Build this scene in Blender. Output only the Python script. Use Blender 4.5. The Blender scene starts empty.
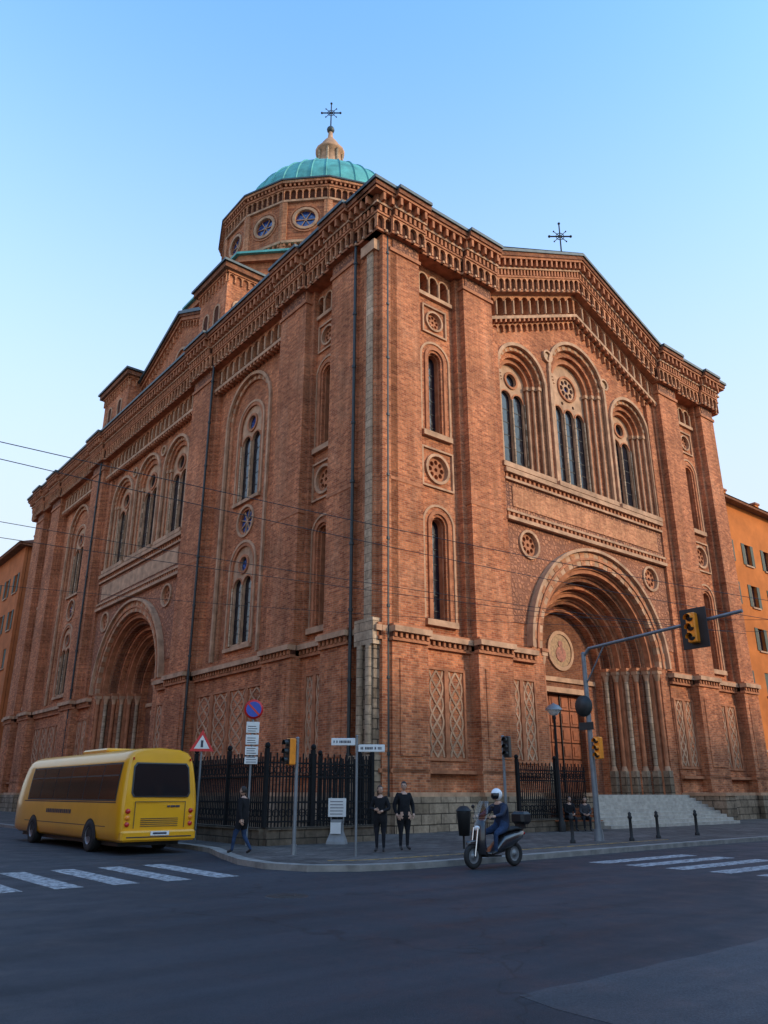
import bpy,math,random
from math import sin,cos,pi,radians,sqrt
from mathutils import Vector,Matrix
from mathutils.geometry import tessellate_polygon
random.seed(7)
scene=bpy.context.scene
COL=scene.collection
YAW=radians(39)
MCH=Matrix.Translation((-.3,32,0))@Matrix.Rotation(YAW,4,'Z')
# ---------------------------------------------------------------- materials
def base(name):
    m=bpy.data.materials.new(name);m.use_nodes=True;nt=m.node_tree
    return m,nt,nt.nodes['Principled BSDF'],nt.nodes.new('ShaderNodeTexCoord')
def N(nt,t,**k):
    n=nt.nodes.new(t)
    for a,b in k.items():setattr(n,a,b)
    return n
def maprange(nt,src,a,b,c,d):
    n=N(nt,'ShaderNodeMapRange');nt.links.new(src,n.inputs[0])
    for i,v in enumerate((a,b,c,d)):n.inputs[i+1].default_value=v
    return n.outputs[0]
def noise(nt,vec,scale,detail=4,mscale=None,rough=.6):
    if mscale:
        mp=N(nt,'ShaderNodeMapping');mp.inputs['Scale'].default_value=mscale;nt.links.new(vec,mp.inputs[0]);vec=mp.outputs[0]
    n=N(nt,'ShaderNodeTexNoise');n.inputs['Scale'].default_value=scale;n.inputs['Detail'].default_value=detail;n.inputs['Roughness'].default_value=rough
    nt.links.new(vec,n.inputs['Vector']);return n.outputs['Fac']
def mul(nt,col,fac):
    v=N(nt,'ShaderNodeVectorMath',operation='SCALE');nt.links.new(col,v.inputs[0]);nt.links.new(fac,v.inputs['Scale']);return v.outputs[0]
def mixc(nt,f,a,b):
    n=N(nt,'ShaderNodeMix',data_type='RGBA')
    if hasattr(f,'name'):nt.links.new(f,n.inputs[0])
    else:n.inputs[0].default_value=f
    for i,x in ((6,a),(7,b)):
        if hasattr(x,'links'):nt.links.new(x,n.inputs[i])
        else:n.inputs[i].default_value=(*x,1)
    return n.outputs[2]
def bump(nt,h,b,strength=.3,dist=.02):
    n=N(nt,'ShaderNodeBump');n.inputs['Strength'].default_value=strength;n.inputs['Distance'].default_value=dist
    nt.links.new(h,n.inputs['Height']);nt.links.new(n.outputs[0],b.inputs['Normal'])
def simple(name,col,rough=.6,metal=0,var=.2,scale=4,bmp=0,bscale=40,coat=0,spec=.5):
    m,nt,b,tc=base(name)
    f=noise(nt,tc.outputs['Object'],scale,5)
    f=maprange(nt,f,.3,.7,1-var,1+var)
    rgb=N(nt,'ShaderNodeRGB');rgb.outputs[0].default_value=(*col,1)
    nt.links.new(mul(nt,rgb.outputs[0],f),b.inputs['Base Color'])
    b.inputs['Roughness'].default_value=rough;b.inputs['Metallic'].default_value=metal;b.inputs['Specular IOR Level'].default_value=spec
    if coat:b.inputs['Coat Weight'].default_value=coat;b.inputs['Coat Roughness'].default_value=.08
    if bmp:bump(nt,noise(nt,tc.outputs['Object'],bscale,4),b,bmp,.01)
    return m
def brickmat(name,c1,c2,mo,bw,bh,ms,var=.3,bs=.5,streak=.38,off=.5,eff=None):
    m,nt,b,tc=base(name)
    O=tc.outputs['Object']
    sx=N(nt,'ShaderNodeSeparateXYZ');nt.links.new(O,sx.inputs[0])
    ad=N(nt,'ShaderNodeMath',operation='ADD');nt.links.new(sx.outputs[0],ad.inputs[0]);nt.links.new(sx.outputs[1],ad.inputs[1])
    cb=N(nt,'ShaderNodeCombineXYZ');nt.links.new(ad.outputs[0],cb.inputs[0]);nt.links.new(sx.outputs[2],cb.inputs[1])
    br=N(nt,'ShaderNodeTexBrick');br.offset=off
    nt.links.new(cb.outputs[0],br.inputs['Vector'])
    for k,v in (('Color1',(*c1,1)),('Color2',(*c2,1)),('Mortar',(*mo,1)),('Scale',1),('Brick Width',bw),('Row Height',bh),('Mortar Size',ms),('Mortar Smooth',.3),('Bias',0)):
        br.inputs[k].default_value=v
    col=br.outputs['Color']
    if eff:
        e=maprange(nt,noise(nt,O,.55,7,(1,1,.45),.7),.52,.72,0,.45);col=mixc(nt,e,col,eff)
    f1=maprange(nt,noise(nt,O,.35,6),.3,.7,1-var,1+var)
    f2=maprange(nt,noise(nt,O,1.0,5,(1.6,1.6,.1)),.35,.75,1+streak*.3,1-streak)
    f3=maprange(nt,noise(nt,O,6,4),.3,.7,.74,1.26)
    mm=N(nt,'ShaderNodeMath',operation='MULTIPLY');nt.links.new(f1,mm.inputs[0]);nt.links.new(f2,mm.inputs[1])
    m2=N(nt,'ShaderNodeMath',operation='MULTIPLY');nt.links.new(mm.outputs[0],m2.inputs[0]);nt.links.new(f3,m2.inputs[1])
    nt.links.new(mul(nt,col,m2.outputs[0]),b.inputs['Base Color'])
    b.inputs['Roughness'].default_value=.9;b.inputs['Specular IOR Level'].default_value=.2
    iv=N(nt,'ShaderNodeMath',operation='SUBTRACT');iv.inputs[0].default_value=1;nt.links.new(br.outputs['Fac'],iv.inputs[1])
    bump(nt,iv.outputs[0],b,bs,.02)
    return m
def carvedmat(name,col,dark,scale):
    m,nt,b,tc=base(name);O=tc.outputs['Object']
    v=N(nt,'ShaderNodeTexVoronoi');v.feature='DISTANCE_TO_EDGE';v.inputs['Scale'].default_value=scale;v.inputs['Randomness'].default_value=.55;nt.links.new(O,v.inputs['Vector'])
    h=maprange(nt,v.outputs['Distance'],.02,.2,0,1)
    f=maprange(nt,noise(nt,O,.8,5),.3,.7,.75,1.2)
    nt.links.new(mul(nt,mixc(nt,h,dark,col),f),b.inputs['Base Color']);b.inputs['Roughness'].default_value=.85
    bump(nt,h,b,.8,.04);return m
BR=brickmat('brick',(.60,.205,.085),(.31,.085,.036),(.42,.25,.15),.32,.10,.010,eff=(.58,.30,.17))
BRD=brickmat('brick_dark',(.30,.105,.045),(.18,.055,.028),(.22,.15,.10),.32,.10,.010)  # dark brick, deepened so some recess shade sits in the colour
BRL=brickmat('brick_light',(.60,.255,.12),(.42,.15,.07),(.44,.28,.17),.30,.09,.008,bs=.3)
STO=brickmat('stone_blocks',(.36,.26,.175),(.22,.155,.10),(.09,.065,.045),.85,.40,.025,var=.4,bs=1.0)
TER=simple('terracotta',(.42,.165,.08),.85,0,.35,2,.4,25,spec=.2)
TST=simple('trim_stone',(.47,.275,.165),.85,0,.35,1.5,.4,20,spec=.2)
PAL=brickmat('pale_stone',(.54,.39,.26),(.40,.27,.17),(.20,.14,.09),.9,.38,.018,var=.3,bs=.4)
CAR=carvedmat('carved_terracotta',(.48,.19,.09),(.24,.085,.04),4.2)
CA2=carvedmat('carved_fine',(.42,.17,.08),(.13,.045,.025),5)
SHD=simple('recess_shade',(.09,.034,.02),.95,0,.3,2,spec=.1)  # near-black tone for recess backs: occlusion shade put into the colour
MET=simple('gutter_metal',(.06,.075,.075),.5,.3,.3,3)
PIP=simple('pipe_metal',(.035,.04,.04),.5,.3,.3,3)
COP=simple('copper_green',(.09,.34,.31),.65,.0,.35,.9,.2,8)
IRO=simple('black_iron',(.012,.012,.013),.6,.2,.2,8)
m,nt,b,tc=base('window_glass');GLA=m
b.inputs['Base Color'].default_value=(.008,.010,.018,1);b.inputs['Roughness'].default_value=.12;b.inputs['Specular IOR Level'].default_value=.6
bump(nt,noise(nt,tc.outputs['Object'],1.6,2),b,.35,.05)
m,nt,b,tc=base('glass_sky_reflection');GLB=m  # mottled blue base colour paints the sky's reflection into the panes
v=N(nt,'ShaderNodeTexVoronoi');v.inputs['Scale'].default_value=5;nt.links.new(tc.outputs['Object'],v.inputs['Vector'])
nt.links.new(mixc(nt,maprange(nt,v.outputs['Distance'],0,.5,0,1),(.08,.24,.62),(.02,.05,.2)),b.inputs['Base Color']);b.inputs['Roughness'].default_value=.08;b.inputs['Specular IOR Level'].default_value=.9
WOO=simple('door_wood',(.30,.075,.02),.65,0,.35,3,.3,10)
MOS=simple('mosaic',(.32,.10,.06),.6,0,.6,6)
GLD=simple('mosaic_gold',(.32,.17,.07),.5,0,.5,6)
# ---------------------------------------------------------------- mesh builder
class MB:
    def __init__(s,name):
        s.name=name;s.v=[];s.f=[];s.m=[];s.sm=[];s.mats=[];s.T=lambda a,z,o:(a,-o,z);s.sh=None
    def mi(s,mat):
        if mat not in s.mats:s.mats.append(mat)
        return s.mats.index(mat)
    def raw(s,vs,fs,mat,smooth=False):
        b=len(s.v);s.v+=vs;i=s.mi(mat)
        for f in fs:s.f.append([b+k for k in f]);s.m.append(i);s.sm.append(smooth)
    def add(s,vs,fs,mat,smooth=False):
        if s.sh:vs=[(a,z+s.sh(a),o) for a,z,o in vs]
        s.raw([s.T(*p) for p in vs],fs,mat,smooth)
    BF=[(0,1,2,3),(7,6,5,4),(0,4,5,1),(1,5,6,2),(2,6,7,3),(3,7,4,0)]
    def fb(s,s0,s1,z0,z1,o0,o1,mat):
        s.add([(s0,z0,o0),(s1,z0,o0),(s1,z1,o0),(s0,z1,o0),(s0,z0,o1),(s1,z0,o1),(s1,z1,o1),(s0,z1,o1)],s.BF,mat)
    def box(s,x0,x1,y0,y1,z0,z1,mat):
        s.raw([(x0,y0,z0),(x1,y0,z0),(x1,y1,z0),(x0,y1,z0),(x0,y0,z1),(x1,y0,z1),(x1,y1,z1),(x0,y1,z1)],s.BF,mat)
    def plate(s,outer,holes,of,ob,mat):
        loops=[outer]+holes
        tr=tessellate_polygon([[Vector((x,y,0)) for x,y in l] for l in loops])
        pts=[p for l in loops for p in l]
        s.add([(x,z,of) for x,z in pts],[tuple(t) for t in tr],mat)
        for l in loops:
            n=len(l);s.add([(x,z,of) for x,z in l]+[(x,z,ob) for x,z in l],[(i,(i+1)%n,n+(i+1)%n,n+i) for i in range(n)],mat)
    def band(s,po,pi_,of,ob,mat,closed=False,smooth=False):
        n=len(po);R=range(n if closed else n-1);vs=[(x,z,of) for x,z in po]+[(x,z,of) for x,z in pi_]+[(x,z,ob) for x,z in po]+[(x,z,ob) for x,z in pi_]
        fs=[]
        for i in R:
            j=(i+1)%n
            fs+=[(i,j,n+j,n+i),(i,j,2*n+j,2*n+i),(n+i,n+j,3*n+j,3*n+i)]
        if not closed:fs+=[(0,n,3*n,2*n),(n-1,2*n-1,4*n-1,3*n-1)]
        s.add(vs,fs,mat,smooth)
    def aband(s,c,zb,zs,r0,r1,of,ob,mat,n=20):
        def pl(r):
            p=[(c+r*cos(pi*i/n),zs+r*sin(pi*i/n)) for i in range(n+1)]
            if zb<zs:p=[(c+r,zb)]+p+[(c-r,zb)]
            return p
        s.band(pl(r0),pl(r1),of,ob,mat)
    def cband(s,c,z,r0,r1,of,ob,mat,n=24):
        s.band([(c+r0*cos(2*pi*i/n),z+r0*sin(2*pi*i/n)) for i in range(n)],[(c+r1*cos(2*pi*i/n),z+r1*sin(2*pi*i/n)) for i in range(n)],of,ob,mat,True)
    def vous(s,c,zs,r0,r1,of,ob,ma,mb,n):
        for k in range(n):
            a0=pi*k/n;a1=pi*(k+1)/n
            q=[a0,(a0+a1)/2,a1];d=.02 if k%2 else 0
            s.band([(c+r0*cos(a),zs+r0*sin(a)) for a in q],[(c+r1*cos(a),zs+r1*sin(a)) for a in q],of+d,ob,ma if k%2 else mb)
    def ribbon(s,pts,w,of,ob,mat):
        L=[];Rr=[]
        for i,p in enumerate(pts):
            a=pts[max(i-1,0)];b=pts[min(i+1,len(pts)-1)];dx,dz=b[0]-a[0],b[1]-a[1];l=max(sqrt(dx*dx+dz*dz),1e-6)
            nx,nz=-dz/l*w/2,dx/l*w/2;L.append((p[0]+nx,p[1]+nz));Rr.append((p[0]-nx,p[1]-nz))
        s.band(L,Rr,of,ob,mat)
    def col(s,c,o,z0,z1,r,mat,n=8,r1=None):
        r1=r1 or r
        vs=[(c+r*cos(2*pi*i/n),z0,o+r*sin(2*pi*i/n)) for i in range(n)]+[(c+r1*cos(2*pi*i/n),z1,o+r1*sin(2*pi*i/n)) for i in range(n)]
        s.add(vs,[(i,(i+1)%n,n+(i+1)%n,n+i) for i in range(n)],mat,True)
    def archrow(s,s0,s1,z0,z1,cell,of,ob,mat,pier=.18,n=6):
        k=max(1,round((s1-s0)/cell));w=(s1-s0)/k
        for i in range(k):
            a=s0+i*w;r=w*(.5-pier/2);c=a+w/2;zs=z1-r-.08*(z1-z0)
            xs=[c-r*cos(pi*j/n) for j in range(n+1)];zz=[zs+r*sin(pi*j/n) for j in range(n+1)]
            lo=[(a,z0),(c-r,z0)]+list(zip(xs,zz))+[(c+r,z0),(a+w,z0)]
            up=[(a,z1),(c-r,z1)]+[(x,z1) for x in xs]+[(c+r,z1),(a+w,z1)]
            s.band(lo,up,of,ob,mat)
    def dent(s,s0,s1,z0,z1,w,sp,o0,o1,mat):
        k=max(1,int((s1-s0)/sp));st=(s1-s0)/k
        for i in range(k):
            a=s0+(i+.5)*st;s.fb(a-w/2,a+w/2,z0,z1,o0,o1,mat)
    def tube(s,p0,p1,r0,r1=None,mat=None,n=8,cap=True):
        r1=r0 if r1 is None else r1
        p0=Vector(p0);p1=Vector(p1);d=(p1-p0).normalized();u=d.orthogonal().normalized();w=d.cross(u)
        vs=[tuple(p0+(u*cos(2*pi*i/n)+w*sin(2*pi*i/n))*r0) for i in range(n)]+[tuple(p1+(u*cos(2*pi*i/n)+w*sin(2*pi*i/n))*r1) for i in range(n)]
        s.raw(vs,[(i,(i+1)%n,n+(i+1)%n,n+i) for i in range(n)],mat,True)
        if cap:s.raw(vs,[tuple(range(n))[::-1],tuple(range(n,2*n))],mat)
    def path(s,pts,r,mat,n=6):
        for a,b in zip(pts[:-1],pts[1:]):s.tube(a,b,r,r,mat,n)
    def lathe(s,c,prof,mat,n=16,axis='Z',a0=0,smooth=True):
        vs=[]
        for r,h in prof:
            for i in range(n):
                t=a0+2*pi*i/n;x,y=r*cos(t),r*sin(t)
                p={'Z':(x,y,h),'X':(h,x,y),'Y':(x,h,y)}[axis];vs.append((c[0]+p[0],c[1]+p[1],c[2]+p[2]))
        fs=[(k*n+i,k*n+(i+1)%n,(k+1)*n+(i+1)%n,(k+1)*n+i) for k in range(len(prof)-1) for i in range(n)]
        s.raw(vs,fs,mat,smooth)
    def ell(s,c,r,mat,n=12,k=8):
        vs=[];
        for j in range(k+1):
            ph=pi*j/k
            for i in range(n):
                t=2*pi*i/n;vs.append((c[0]+r[0]*sin(ph)*cos(t),c[1]+r[1]*sin(ph)*sin(t),c[2]+r[2]*cos(ph)))
        s.raw(vs,[(j*n+i,j*n+(i+1)%n,(j+1)*n+(i+1)%n,(j+1)*n+i) for j in range(k) for i in range(n)],mat,True)
    def loft(s,secs,mat,smooth=True,cap=True):
        n=len(secs[0]);vs=[p for q in secs for p in q]
        s.raw(vs,[(k*n+i,k*n+(i+1)%n,(k+1)*n+(i+1)%n,(k+1)*n+i) for k in range(len(secs)-1) for i in range(n)],mat,smooth)
        if cap:s.raw(list(secs[0]),[tuple(range(n))],mat);s.raw(list(secs[-1]),[tuple(range(n))],mat)
    def build(s,parent=None,M=None):
        me=bpy.data.meshes.new(s.name);me.from_pydata([tuple(p) for p in s.v],[],s.f)
        for m in s.mats:me.materials.append(m)
        me.polygons.foreach_set('material_index',s.m);me.polygons.foreach_set('use_smooth',s.sm)
        me.update()
        o=bpy.data.objects.new(s.name,me);COL.objects.link(o)
        if M is not None:o.matrix_world=M
        if parent:o.parent=parent
        return o
def empty(name,M=None):
    e=bpy.data.objects.new(name,None);COL.objects.link(e)
    if M is not None:e.matrix_world=M
    return e
def P(x,y,z=0,rot=0):return Matrix.Translation((x,y,z))@Matrix.Rotation(radians(rot),4,'Z')
def circ(c,z,r,n=20):return [(c+r*cos(2*pi*i/n),z+r*sin(2*pi*i/n)) for i in range(n)]
def arch(c,zb,zs,w,n=14):return [(c-w,zb),(c+w,zb)]+[(c+w*cos(pi*i/n),zs+w*sin(pi*i/n)) for i in range(n+1)]
def rect(a,b,c,d):return [(a,c),(b,c),(b,d),(a,d)]
# ---------------------------------------------------------------- church
CH=empty('brick_church',MCH)
TR=lambda a,z,o:(a,-o,z)
TL=lambda a,z,o:(-o,a,z)
W=32.6;LL=57.4;CR=16.3;CL=28.7;ZT=30.65
def rosette(m,c,z,r,o,kind=0):
    m.cband(c,z,r*1.0,r*.82,o+.1,o-.2,TST,20)
    holes=[circ(c,z,r*.14,8)]+[circ(c+r*.48*cos(pi*k/4),z+r*.48*sin(pi*k/4),r*.16,8) for k in range(8)]
    m.plate(circ(c,z,r*.82,20),holes,o-.08,o-.3,TER)
    m.fb(c-r*.75,c+r*.75,z-r*.75,z+r*.75,o-.36,o-.31,SHD if kind==0 else GLA)
def slit(m,c,zb,zs,w,o):
    m.aband(c,zb,zs,w+.02,w-.07,o-.16,o-.5,TER,12)
    m.fb(c-w,c+w,zb-.1,zs+w,o-.54,o-.42,GLA)
    m.aband(c,zb,zs,w+.30,w+.14,o+.08,o-.1,TER,12)
    m.aband(c,zb+.02,zs,w+.62,w+.5,o+.05,o-.1,TST,12)
    m.fb(c-w-.55,c+w+.55,zb-.3,zb-.02,o-.1,o+.2,TST)
    zz=zb+.5
    while zz<zs:
        m.fb(c-w+.1,c+w-.1,zz,zz+.04,o-.42,o-.40,IRO);zz+=.75
def course(m,s0,s1,z,o,mat=None):
    mat=mat or TST
    m.fb(s0,s1,z-.5,z-.36,o-.2,o+.10,TER)
    m.dent(s0,s1,z-.36,z-.14,.13,.3,o-.2,o+.15,TER)
    m.fb(s0,s1,z-.36,z-.14,o-.2,o+.03,SHD)
    m.fb(s0,s1,z-.14,z+.10,o-.2,o+.26,mat)
    m.fb(s0,s1,z+.10,z+.2,o-.2,o+.16,TER)
def lattice(m,s0,s1,z0,z1,o):
    m.fb(s0,s1,z0,z1,o-.2,o-.08,CA2)
    for a,b,c,d in ((s0-.12,s0,z0-.12,z1+.12),(s1,s1+.12,z0-.12,z1+.12),(s0,s1,z0-.12,z0),(s0,s1,z1,z1+.12)):m.fb(a,b,c,d,o-.15,o+.07,TER)
    c=(s0+s1)/2;A=(s1-s0)/2*.82;n=36;H=z1-z0
    for j,(ph,k) in enumerate(((0,2.5),(pi,2.5),(pi/2,2.5),(3*pi/2,2.5))):
        m.ribbon([(c+A*sin(ph+2*pi*k/2*i/n),z0+.03+(H-.06)*i/n) for i in range(n+1)],.09,o+.02+j*.006,o-.1,TST)
def cornice(m,s0,s1,zt,ob=0,ext0=0,ext1=0):
    def B(z0,z1,o,mat):m.fb(s0-ext0*o,s1+ext1*o,zt+z0,zt+z1,-.9,ob+o,mat)
    B(-2.55,-2.42,.12,TER)
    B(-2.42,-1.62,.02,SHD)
    m.archrow(s0-ext0*.2,s1+ext1*.2,zt-2.42,zt-1.62,.5,ob+.18,ob,BRL,.22,6)
    m.dent(s0,s1,zt-2.55,zt-2.42,.12,.5,ob,ob+.24,TST)
    B(-1.62,-1.5,.24,TER)
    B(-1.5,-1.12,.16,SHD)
    m.dent(s0-ext0*.2,s1+ext1*.2,zt-1.5,zt-1.12,.15,.29,ob+.1,ob+.28,TER)
    B(-1.12,-1.0,.34,TST)
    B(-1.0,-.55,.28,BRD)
    m.dent(s0-ext0*.3,s1+ext1*.3,zt-1.0,zt-.55,.15,.46,ob+.2,ob+.58,TER)
    B(-.55,-.40,.62,TER)
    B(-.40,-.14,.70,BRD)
    B(-.14,.04,.80,MET)
def arcade(m,s0,s1,z0,z1,o,cell=.82):
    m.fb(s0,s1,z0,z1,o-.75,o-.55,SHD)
    m.archrow(s0,s1,z0,z1,cell,o,o-.5,BRL,.22,8)
    k=max(1,round((s1-s0)/cell));w=(s1-s0)/k
    for i in range(1,k):m.col(s0+i*w,o+.04,z0+.12,z1-w*.5,.07,TST,6)
    m.fb(s0,s1,z0-.2,z0,o-.6,o+.14,TST)
    m.dent(s0,s1,z0-.4,z0-.2,.14,.4,o-.3,o+.12,TER)
    m.fb(s0,s1,z1,z1+.1,o-.6,o+.08,TER)
def base_seg(m,s0,s1,o):
    m.fb(s0,s1,-.2,1.45,-1.2,o+.3,STO)
    m.fb(s0,s1,1.45,1.62,-1.2,o+.2,TST)
    m.fb(s0,s1,2.35,2.5,-1.0,o+.08,TER)
def pil(m,s0,s1,steps=True):
    m.fb(s0,s1,8.2,28.2,-.95,0,BR)
    if steps:m.fb(s0-.26,s1+.26,8.2,28.2,-.95,-.38,BR)
    m.fb(s0-.05,s1+.05,1.6,7.7,-.95,.1,BR)
    m.fb(s0+.35,s1-.35,3.0,6.9,0,.14,BR)
    base_seg(m,s0-.12,s1+.12,.02)
    course(m,s0-.1,s1+.1,8.1,.1)
    m.fb(s0-.08,s1+.08,27.3,27.5,-.5,.08,TER);m.fb(s0-.05,s1+.05,14.9,15.05,-.5,.02,TER)
    m.fb(s0+.12,s1-.12,27.5,28.1,0,.05,CA2)
    cornice(m,s0-.15,s1+.15,ZT+.02,.22)
def bifora(m,c,zb,zs,w,o,tri=False,g=None):
    top=arch(c,zb,zs,w,16);g=g or GLA
    if tri:
        lw=w*.25;offs=(-w*.64,0,w*.64);ls=zs-1.9
        holes=[arch(c+d,zb+.2,ls,lw,8) for d in offs]
        R=w*.54;zc=zs-.02
        holes+=[circ(c+R*.56*cos(pi*k/4),zc+R*.56*sin(pi*k/4),R*.19,8) for k in range(8)]+[circ(c,zc,R*.25,10)]
        holes+=[circ(c-w*.33,ls+.75,.12,8),circ(c+w*.33,ls+.75,.12,8)]
        m.plate(top,holes,o,o-.12,TST)
        m.cband(c,zc,R*1.02,R*.86,o+.1,o,TER,24)
        for d in (-w*.32,w*.32,-w*.93,w*.93):m.col(c+d,o+.05,zb+.15,ls,.065,PAL,8)
    else:
        lw=w*.37;offs=(-w*.45,w*.45);ls=zs-1.1
        holes=[arch(c+d,zb+.2,ls,lw,8) for d in offs]+[circ(c,zs+w*.12,w*.36,14)]
        m.plate(top,holes,o,o-.12,TST)
        m.cband(c,zs+w*.12,w*.48,w*.36,o+.08,o,TER,20)
        for d in (0,-w*.93,w*.93):m.col(c+d,o+.05,zb+.15,ls,.06,PAL,8)
    for d in offs:m.aband(c+d,ls,ls,lw+.08,lw,o+.05,o,TER,8)
    m.fb(c-w,c+w,zb,zs-.6 if not tri else zs-1.3,o-.2,o-.14,GLA);m.fb(c-w,c+w,zs-.59 if not tri else zs-1.29,zs+w,o-.2,o-.14,g)
    zz=zb+.8
    while zz<ls:
        m.fb(c-w+.1,c+w-.1,zz,zz+.04,o-.14,o-.125,IRO);zz+=.8
def bigwin(m,c,zb,zs,ws,tri=False,o=-.7,st=.22):
    m.aband(c,zb,zs,ws[0]+.2,ws[0],o+.14,o-.2,TST,24)
    oo=o-.10
    mats=[BRL,BR,TER]
    for i in range(len(ws)-1):
        m.aband(c,zb,zs,ws[i],ws[i+1],oo,oo-.25,mats[i%3],24)
        if i==0:m.vous(c,zs,ws[0]-.02,ws[1]+.02,oo+.02,oo-.05,TST,BRL,25)
        for sg in (-1,1):m.col(c+sg*(ws[i+1]+.02),oo-.06,zb+.15,zs-.2,.08,TST,8)
        for sg in (-1,1):m.fb(c+sg*(ws[i+1]+.02)-.14,c+sg*(ws[i+1]+.02)+.14,zs-.22,zs,oo-.25,oo+.06,TST)
        oo-=st
    bifora(m,c,zb,zs,ws[-1],oo-.04,tri,GLB if tri else None)
    m.fb(c-ws[0]-.2,c+ws[0]+.2,zb-.28,zb,o-.6,o+.3,TST)
def portal(m,c):
    zs=8.45
    m.aband(c,8.45,zs,6.15,5.98,-.3,-.9,TST,40)
    m.vous(c,zs,5.98,5.2,-.5,-1.0,BRL,TST,41)
    m.aband(c,zs,zs,5.62,5.5,-.42,-.6,TER,40)
    rs=[5.2,4.82,4.45,4.1,3.75,3.4,3.05];o=-.85
    for sg in(-1,1):
        a,b=sorted((c+sg*5.98,c+sg*5.2));m.fb(a,b,1.5,zs,-1.0,-.52,BR)
    for i in range(6):
        m.aband(c,1.5,zs,rs[i],rs[i+1],o,o-.47,[TER,BRD,BR][i%3],36)
        m.aband(c,zs,zs,rs[i]-.02,rs[i]-.15,o+.10,o,[TER,BRL,BRD][i%3],36)
        for sg in(-1,1):
            x=c+sg*(rs[i]-.12)
            m.col(x,o+.16,3.0,7.7,.13,PAL if i%2 else TER,10)
            m.col(x,o+.16,7.7,8.1,.13,TST,8,.22);m.col(x,o+.16,2.75,3.0,.2,TST,8,.14)
            m.fb(x-.2,x+.2,1.5,2.75,o-.05,o+.36,STO);m.fb(x-.21,x+.21,8.1,8.3,o-.05,o+.38,TST)
            m.fb(x-.24,x+.24,8.3,8.47,o-.05,o+.42,TER)
        o-=.45
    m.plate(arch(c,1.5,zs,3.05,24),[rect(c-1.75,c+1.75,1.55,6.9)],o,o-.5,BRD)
    m.fb(c-2.9,c+2.9,7.5,7.75,o-.1,o+.12,TST);m.fb(c-2.0,c+2.0,6.9,7.2,o-.1,o+.1,TST)
    m.cband(c,9.3,1.15,.95,o+.1,o,TST,24);m.plate(circ(c,9.3,.95,24),[],o+.05,o,GLD)
    m.plate(circ(c,9.1,.45,12),[],o+.08,o,MOS);m.plate(circ(c,9.68,.2,12),[],o+.085,o,MOS)
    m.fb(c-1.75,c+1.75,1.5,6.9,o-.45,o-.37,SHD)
    for k in range(4):
        for j in range(6):
            a=c-1.7+k*.86;m.fb(a,a+.78,1.62+j*.88,1.62+j*.88+.80,o-.37,o-.33,WOO);m.fb(a+.14,a+.64,1.76+j*.88,1.62+j*.88+.66,o-.33,o-.29,WOO)
    m.fb(c-.03,c+.03,1.6,6.8,o-.35,o-.26,IRO)
def cornerbay(m,s0,s1):
    c=(s0+s1)/2;o=-.7;w=.42
    tri=[arch(c+d,26.45,27.35,.27,8) for d in(-.72,0,.72)]
    holes=[arch(c,9.0,13.6,w,12),circ(c,16.5,.8),arch(c,18.4,22.6,w,12),circ(c,24.9,.6)]+tri
    m.plate(rect(s0,s1,8.1,28.2),holes,o,o-.45,BR)
    slit(m,c,9.0,13.6,w,o);slit(m,c,18.4,22.6,w,o)
    for z,r in((16.5,.8),(24.9,.6)):
        rosette(m,c,z,r,o)
        q=r+.25
        for a,b,d,e in((c-q,c-q+.1,z-q,z+q),(c+q-.1,c+q,z-q,z+q),(c-q+.1,c+q-.1,z-q,z-q+.1),(c-q+.1,c+q-.1,z+q-.1,z+q)):m.fb(a,b,d,e,o-.1,o+.1,TST)
    m.fb(c-1.1,c+1.1,26.4,27.8,o-.55,o-.46,SHD)
    for d in(-1.08,-.36,.36,1.08):m.col(c+d,o+.06,26.45,27.35,.08,TST,8)
    for d in(-.72,0,.72):m.aband(c+d,27.35,27.35,.36,.27,o+.07,o,TST,8)
    m.fb(c-1.25,c+1.25,26.2,26.42,o-.1,o+.16,TST)
    m.fb(s0,s1,1.6,8.0,-1.0,-.5,BR);base_seg(m,s0,s1,-.3);course(m,s0,s1,8.1,-.45)
    h=(s1-s0)/2-.55
    lattice(m,c-h,c-.12,3.0,6.7,-.5);lattice(m,c+.12,c+h,3.0,6.7,-.5)
    cornice(m,s0-.15,s1+.15,ZT,0)
def cornerpiece(m,s0,s1,ext0,ext1,in0=0):
    m.fb(s0+in0,s1,-.1,28.2,-1.2,-.3,BR);base_seg(m,s0,s1,-.25);course(m,s0+in0,s1,8.1,-.25)
    cornice(m,s0,s1,ZT,.0,ext0,ext1)
mR=MB('main_facade');mR.T=TR
cornerpiece(mR,-0,.8,1,0,.32);pil(mR,.8,2.7);cornerbay(mR,2.7,5.9);pil(mR,5.9,8.1)
pil(mR,24.5,26.7);cornerbay(mR,26.7,29.9);pil(mR,29.9,31.6);cornerpiece(mR,31.6,32.2,0,1)
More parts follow.
